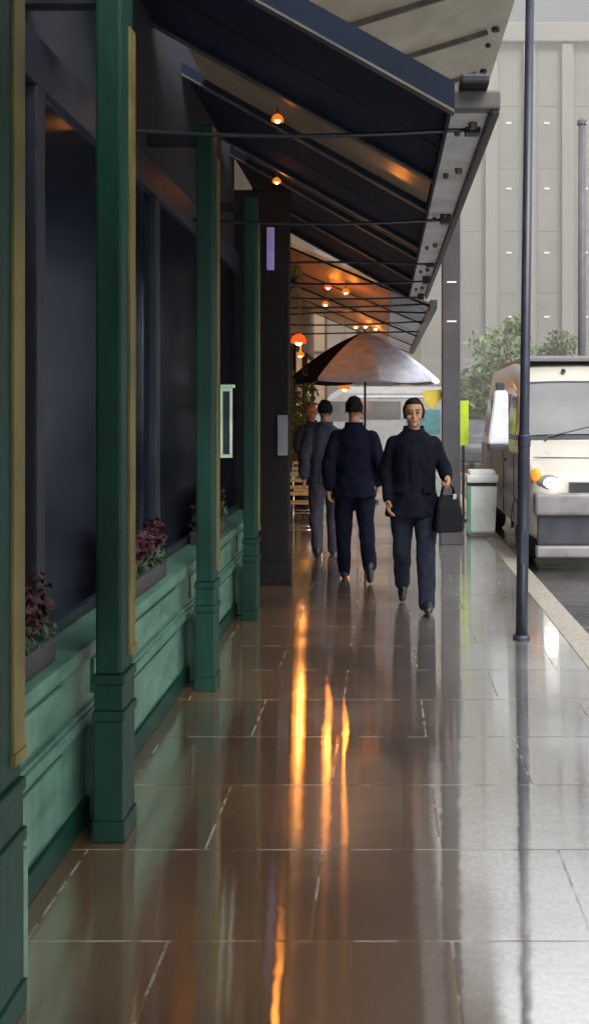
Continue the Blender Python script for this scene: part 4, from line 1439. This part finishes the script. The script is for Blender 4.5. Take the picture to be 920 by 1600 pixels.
    for v in b.bm.verts:
        d = v.co.normalized()
        p = V((d.x * 0.085, d.y * 0.107, d.z * 0.112))
        facef = smoothstep(0.10, 0.45, -d.y) * smoothstep(0.74 + 0.12 * noise.noise(d * 5), 0.48, d.z)
        low = smoothstep(-0.30 - hairlen + 0.1 * noise.noise(d * 7), -0.62 - hairlen, d.z)
        k = 1 - 0.30 * max(facef, low)
        k += (0.09 * noise.noise(d * 4 + V(loc)) + 0.05 * noise.noise(d * 13)) * (1 - facef) * (1 - low)
        v.co = p * k * hairvol + hd + V((0, 0.010, 0.018))
    rnd = random.Random(int(abs(loc[1]) * 100))
    src = [(v.co.copy(), v.co - hd) for v in b.bm.verts if rnd.random() < 0.16]
    for p_, d_ in src:
        if d_.length < 0.088 or d_.z < -0.05:
            continue
        n_ = d_.normalized()
        tdir = (V((rnd.gauss(0, .35), rnd.gauss(0, .35) + 0.3, -0.8)) - n_ * 0.1).normalized()
        s_2 = n_.cross(tdir).normalized() * 0.006
        q_ = p_ + tdir * 0.035 + n_ * rnd.uniform(0.004, 0.014)
        b.face([p_ - s_2 - n_ * 0.003, p_ + s_2 - n_ * 0.003, q_ + s_2 * 0.3, q_ - s_2 * 0.3])
    b.build('hair', hair, t, True)
    if face:
        for sx in (-1, 1):
            MB().ball(hd + V((sx * 0.031, -0.083, 0.008)), (0.013, 0.009, 0.008)).build('eye', M['eye'], t, True)
            MB().tube([hd + V((sx * 0.014, -0.093, 0.032)), hd + V((sx * 0.048, -0.080, 0.034))], 0.005, 6).build('eyebrow', hair, t)
        MB().tube([hd + V((-0.023, -0.087, -0.058)), hd + V((0, -0.096, -0.057)), hd + V((0.023, -0.087, -0.058))], 0.006, 8).build('mouth', M['lip'], t)
    return t

# right walker, coming towards us
J1 = dict(pelvis=(0, 0, .93), chest=(0, -0.01, 1.3), head=(0.0, -0.03, 1.615),
          sh_r=(-0.175, 0, 1.395), el_r=(-0.235, 0.05, 1.13), wr_r=(-0.215, -0.06, 0.90),
          sh_l=(0.175, 0, 1.395), el_l=(0.262, 0.07, 1.15), wr_l=(0.272, -0.15, 1.10), hd_l=(0.0, -0.55, -0.6),
          hip_r=(-0.09, 0, .90), kn_r=(-0.10, 0.02, .50), an_r=(-0.085, 0.30, .16), heel_r=(-0.085, 0.36, .13), toe_r=(-0.09, 0.20, .035),
          hip_l=(0.09, 0, .90), kn_l=(0.10, -0.16, .49), an_l=(0.10, -0.24, .085), heel_l=(0.10, -0.22, .038), toe_l=(0.105, -0.42, .055))
person((0.245, 8.02, 0), 0.0, 'walker in black coat facing us with a bag, rightmost of the walkers', J1, M['coat_black'], M['jeans'], M['hair_brown'], M['leather'], coat_hem=0.76, hands=(0.45, 1.1), flare=0.035, hairlen=0.12, hairvol=1.06)
# bag on his hand
bag = empty('hand_bag', (0.515, 7.805, 0.655), 0.3)
tag(bag, 'black bag hanging from the hand of the right walker', 'bag')
b = MB()
pts = []
for z, w, d in ((0.0, 0.115, 0.06), (0.03, 0.12, 0.065), (0.20, 0.10, 0.05), (0.30, 0.075, 0.028)):
    pts.append([b.bm.verts.new((sx * w, sy * d, z)) for sx, sy in ((-1, -1), (1, -1), (1, 1), (-1, 1))])
for a, c in zip(pts, pts[1:]):
    for k in range(4):
        b.bm.faces.new((a[k], a[(k + 1) % 4], c[(k + 1) % 4], c[k]))
b.bm.faces.new(pts[0][::-1]); b.bm.faces.new(pts[-1])
bmesh.ops.bevel(b.bm, geom=b.bm.edges[:], offset=0.012, segments=2, affect='EDGES')
b.build('body', M['bag'], bag)
for sy in (-1, 1):
    MB().tube([(-0.055, sy * 0.02, 0.295), (-0.045, sy * 0.012, 0.36), (0, 0, 0.395), (0.045, sy * 0.012, 0.36), (0.055, sy * 0.02, 0.295)], 0.006, 8).build('handle', M['bag'], bag, True)
MB().box(0.03, 0.06, -0.042, -0.034, 0.27, 0.31, 0.003).build('clasp', M['chrome'], bag)

# middle walker, seen from behind
J2 = dict(pelvis=(0, 0, .94), chest=(0, -0.015, 1.3), head=(0.0, -0.03, 1.635),
          sh_r=(-0.18, 0, 1.40), el_r=(-0.245, 0.05, 1.13), wr_r=(-0.225, -0.10, 0.92),
          sh_l=(0.18, 0, 1.40), el_l=(0.245, 0.08, 1.13), wr_l=(0.24, 0.04, 0.89),
          hip_r=(-0.09, 0, .91), kn_r=(-0.115, -0.03, .50), an_r=(-0.15, 0.24, .19), heel_r=(-0.15, 0.31, .17), toe_r=(-0.155, 0.18, .04),
          hip_l=(0.09, 0, .91), kn_l=(0.105, -0.10, .49), an_l=(0.10, -0.12, .085), heel_l=(0.10, -0.09, .038), toe_l=(0.10, -0.30, .036))
person((-0.29, 9.25, 0), math.pi, 'walker in dark navy jacket seen from behind, between the other two walkers', J2, M['coat_navy'], M['trouser_navy'], M['hair_dark'], M['leather'], coat_hem=0.80, hands=(0.5, 0.5), scale=1.01)

# left walker, partly hidden
J3 = dict(J2)
J3.update(kn_r=(-0.10, -0.12, .49), an_r=(-0.10, -0.16, .085), heel_r=(-0.10, -0.13, .038), toe_r=(-0.10, -0.34, .036),
          kn_l=(0.10, 0.0, .49), an_l=(0.10, 0.22, .13), heel_l=(0.10, 0.28, .10), toe_l=(0.10, 0.13, .036))
person((-0.66, 10.75, 0), math.pi + 0.12, 'walker in slate blue jacket seen from behind, leftmost and half hidden', J3, M['coat_slate'], M['trouser_slate'], M['hair_dark'], M['leather'], coat_hem=0.84, hands=(0.5, 0.5), scale=1.0)

# standing figure by the cafe chairs
J4 = dict(J2)
J4.update(kn_r=(-0.10, -0.02, .49), an_r=(-0.10, 0.02, .085), heel_r=(-0.10, 0.05, .038), toe_r=(-0.11, -0.16, .036),
          kn_l=(0.10, -0.02, .49), an_l=(0.10, 0.02, .085), heel_l=(0.10, 0.05, .038), toe_l=(0.11, -0.16, .036))
person((-1.16, 15.3, 0), 0.5, 'ginger haired person in charcoal jacket standing behind the slatted chairs', J4, M['coat_dark'], M['coat_dark'], M['hair_ginger'], M['leather'], coat_hem=0.84, hands=(0.5, 0.5), scale=0.98, hairlen=0.4, group='people by the cafe')

# ------------------------------------------------------------------ light, sky, camera
w = bpy.data.worlds.new('World')
S.world = w
w.use_nodes = True
nt = w.node_tree
bg = nt.nodes['Background']
sky = nt.nodes.new('ShaderNodeTexSky')
sky.sky_type = 'NISHITA'
sky.sun_disc = False
SE, SR = R(48), R(150)
sky.sun_elevation = SE
sky.sun_rotation = SR
sky.air_density = 2.0
sky.dust_density = 4.0
hs = nt.nodes.new('ShaderNodeHueSaturation')
hs.inputs['Saturation'].default_value = 0.10
nt.links.new(sky.outputs['Color'], hs.inputs['Color'])
# overcast: brighter overhead than at the horizon
tc = nt.nodes.new('ShaderNodeTexCoord')
sp_ = nt.nodes.new('ShaderNodeSeparateXYZ')
nt.links.new(tc.outputs['Generated'], sp_.inputs[0])
mr = nt.nodes.new('ShaderNodeMapRange')
mr.inputs['From Min'].default_value = 0.40
mr.inputs['From Max'].default_value = 0.48
mr.inputs['To Min'].default_value = 0.78
mr.inputs['To Max'].default_value = 4.0
nt.links.new(sp_.outputs['Z'], mr.inputs['Value'])
mul = nt.nodes.new('ShaderNodeMix')
mul.data_type = 'RGBA'
mul.blend_type = 'MULTIPLY'
mul.inputs['Factor'].default_value = 1
nt.links.new(hs.outputs['Color'], mul.inputs['A'])
nt.links.new(mr.outputs['Result'], mul.inputs['B'])
nt.links.new(mul.outputs['Result'], bg.inputs['Color'])
bg.inputs['Strength'].default_value = 0.108

sd = bpy.data.lights.new('sun', 'SUN')
sd.energy = 0.7
sd.angle = R(20)
sd.color = (1.0, 0.96, 0.9)
so = bpy.data.objects.new('sun', sd)
COL.objects.link(so)
dirv = V((math.sin(SR) * math.cos(SE), math.cos(SR) * math.cos(SE), math.sin(SE)))
so.rotation_euler = dirv.to_track_quat('Z', 'Y').to_euler()
so.location = dirv * 50

cd = bpy.data.cameras.new('camera')
cam = bpy.data.objects.new('camera', cd)
COL.objects.link(cam)
cam.location = (0, 0, 1.65)
cam.rotation_euler = (R(90), 0, 0)
cd.sensor_width = 36
cd.sensor_fit = 'AUTO'
cd.lens = 36 * 1500 / 1600
cd.shift_x = -140 / 1600
cd.shift_y = -160 / 1600
cd.clip_start = 0.05
cd.clip_end = 2000
S.camera = cam

S.view_settings.view_transform = 'Standard'
S.view_settings.look = 'None'
S.view_settings.exposure = 0
S.render.resolution_x = 588
S.render.resolution_y = 1024
S.cycles.use_denoising = True
S.cycles.max_bounces = 8
S.cycles.transparent_max_bounces = 8
S.cycles.sample_clamp_indirect = 6
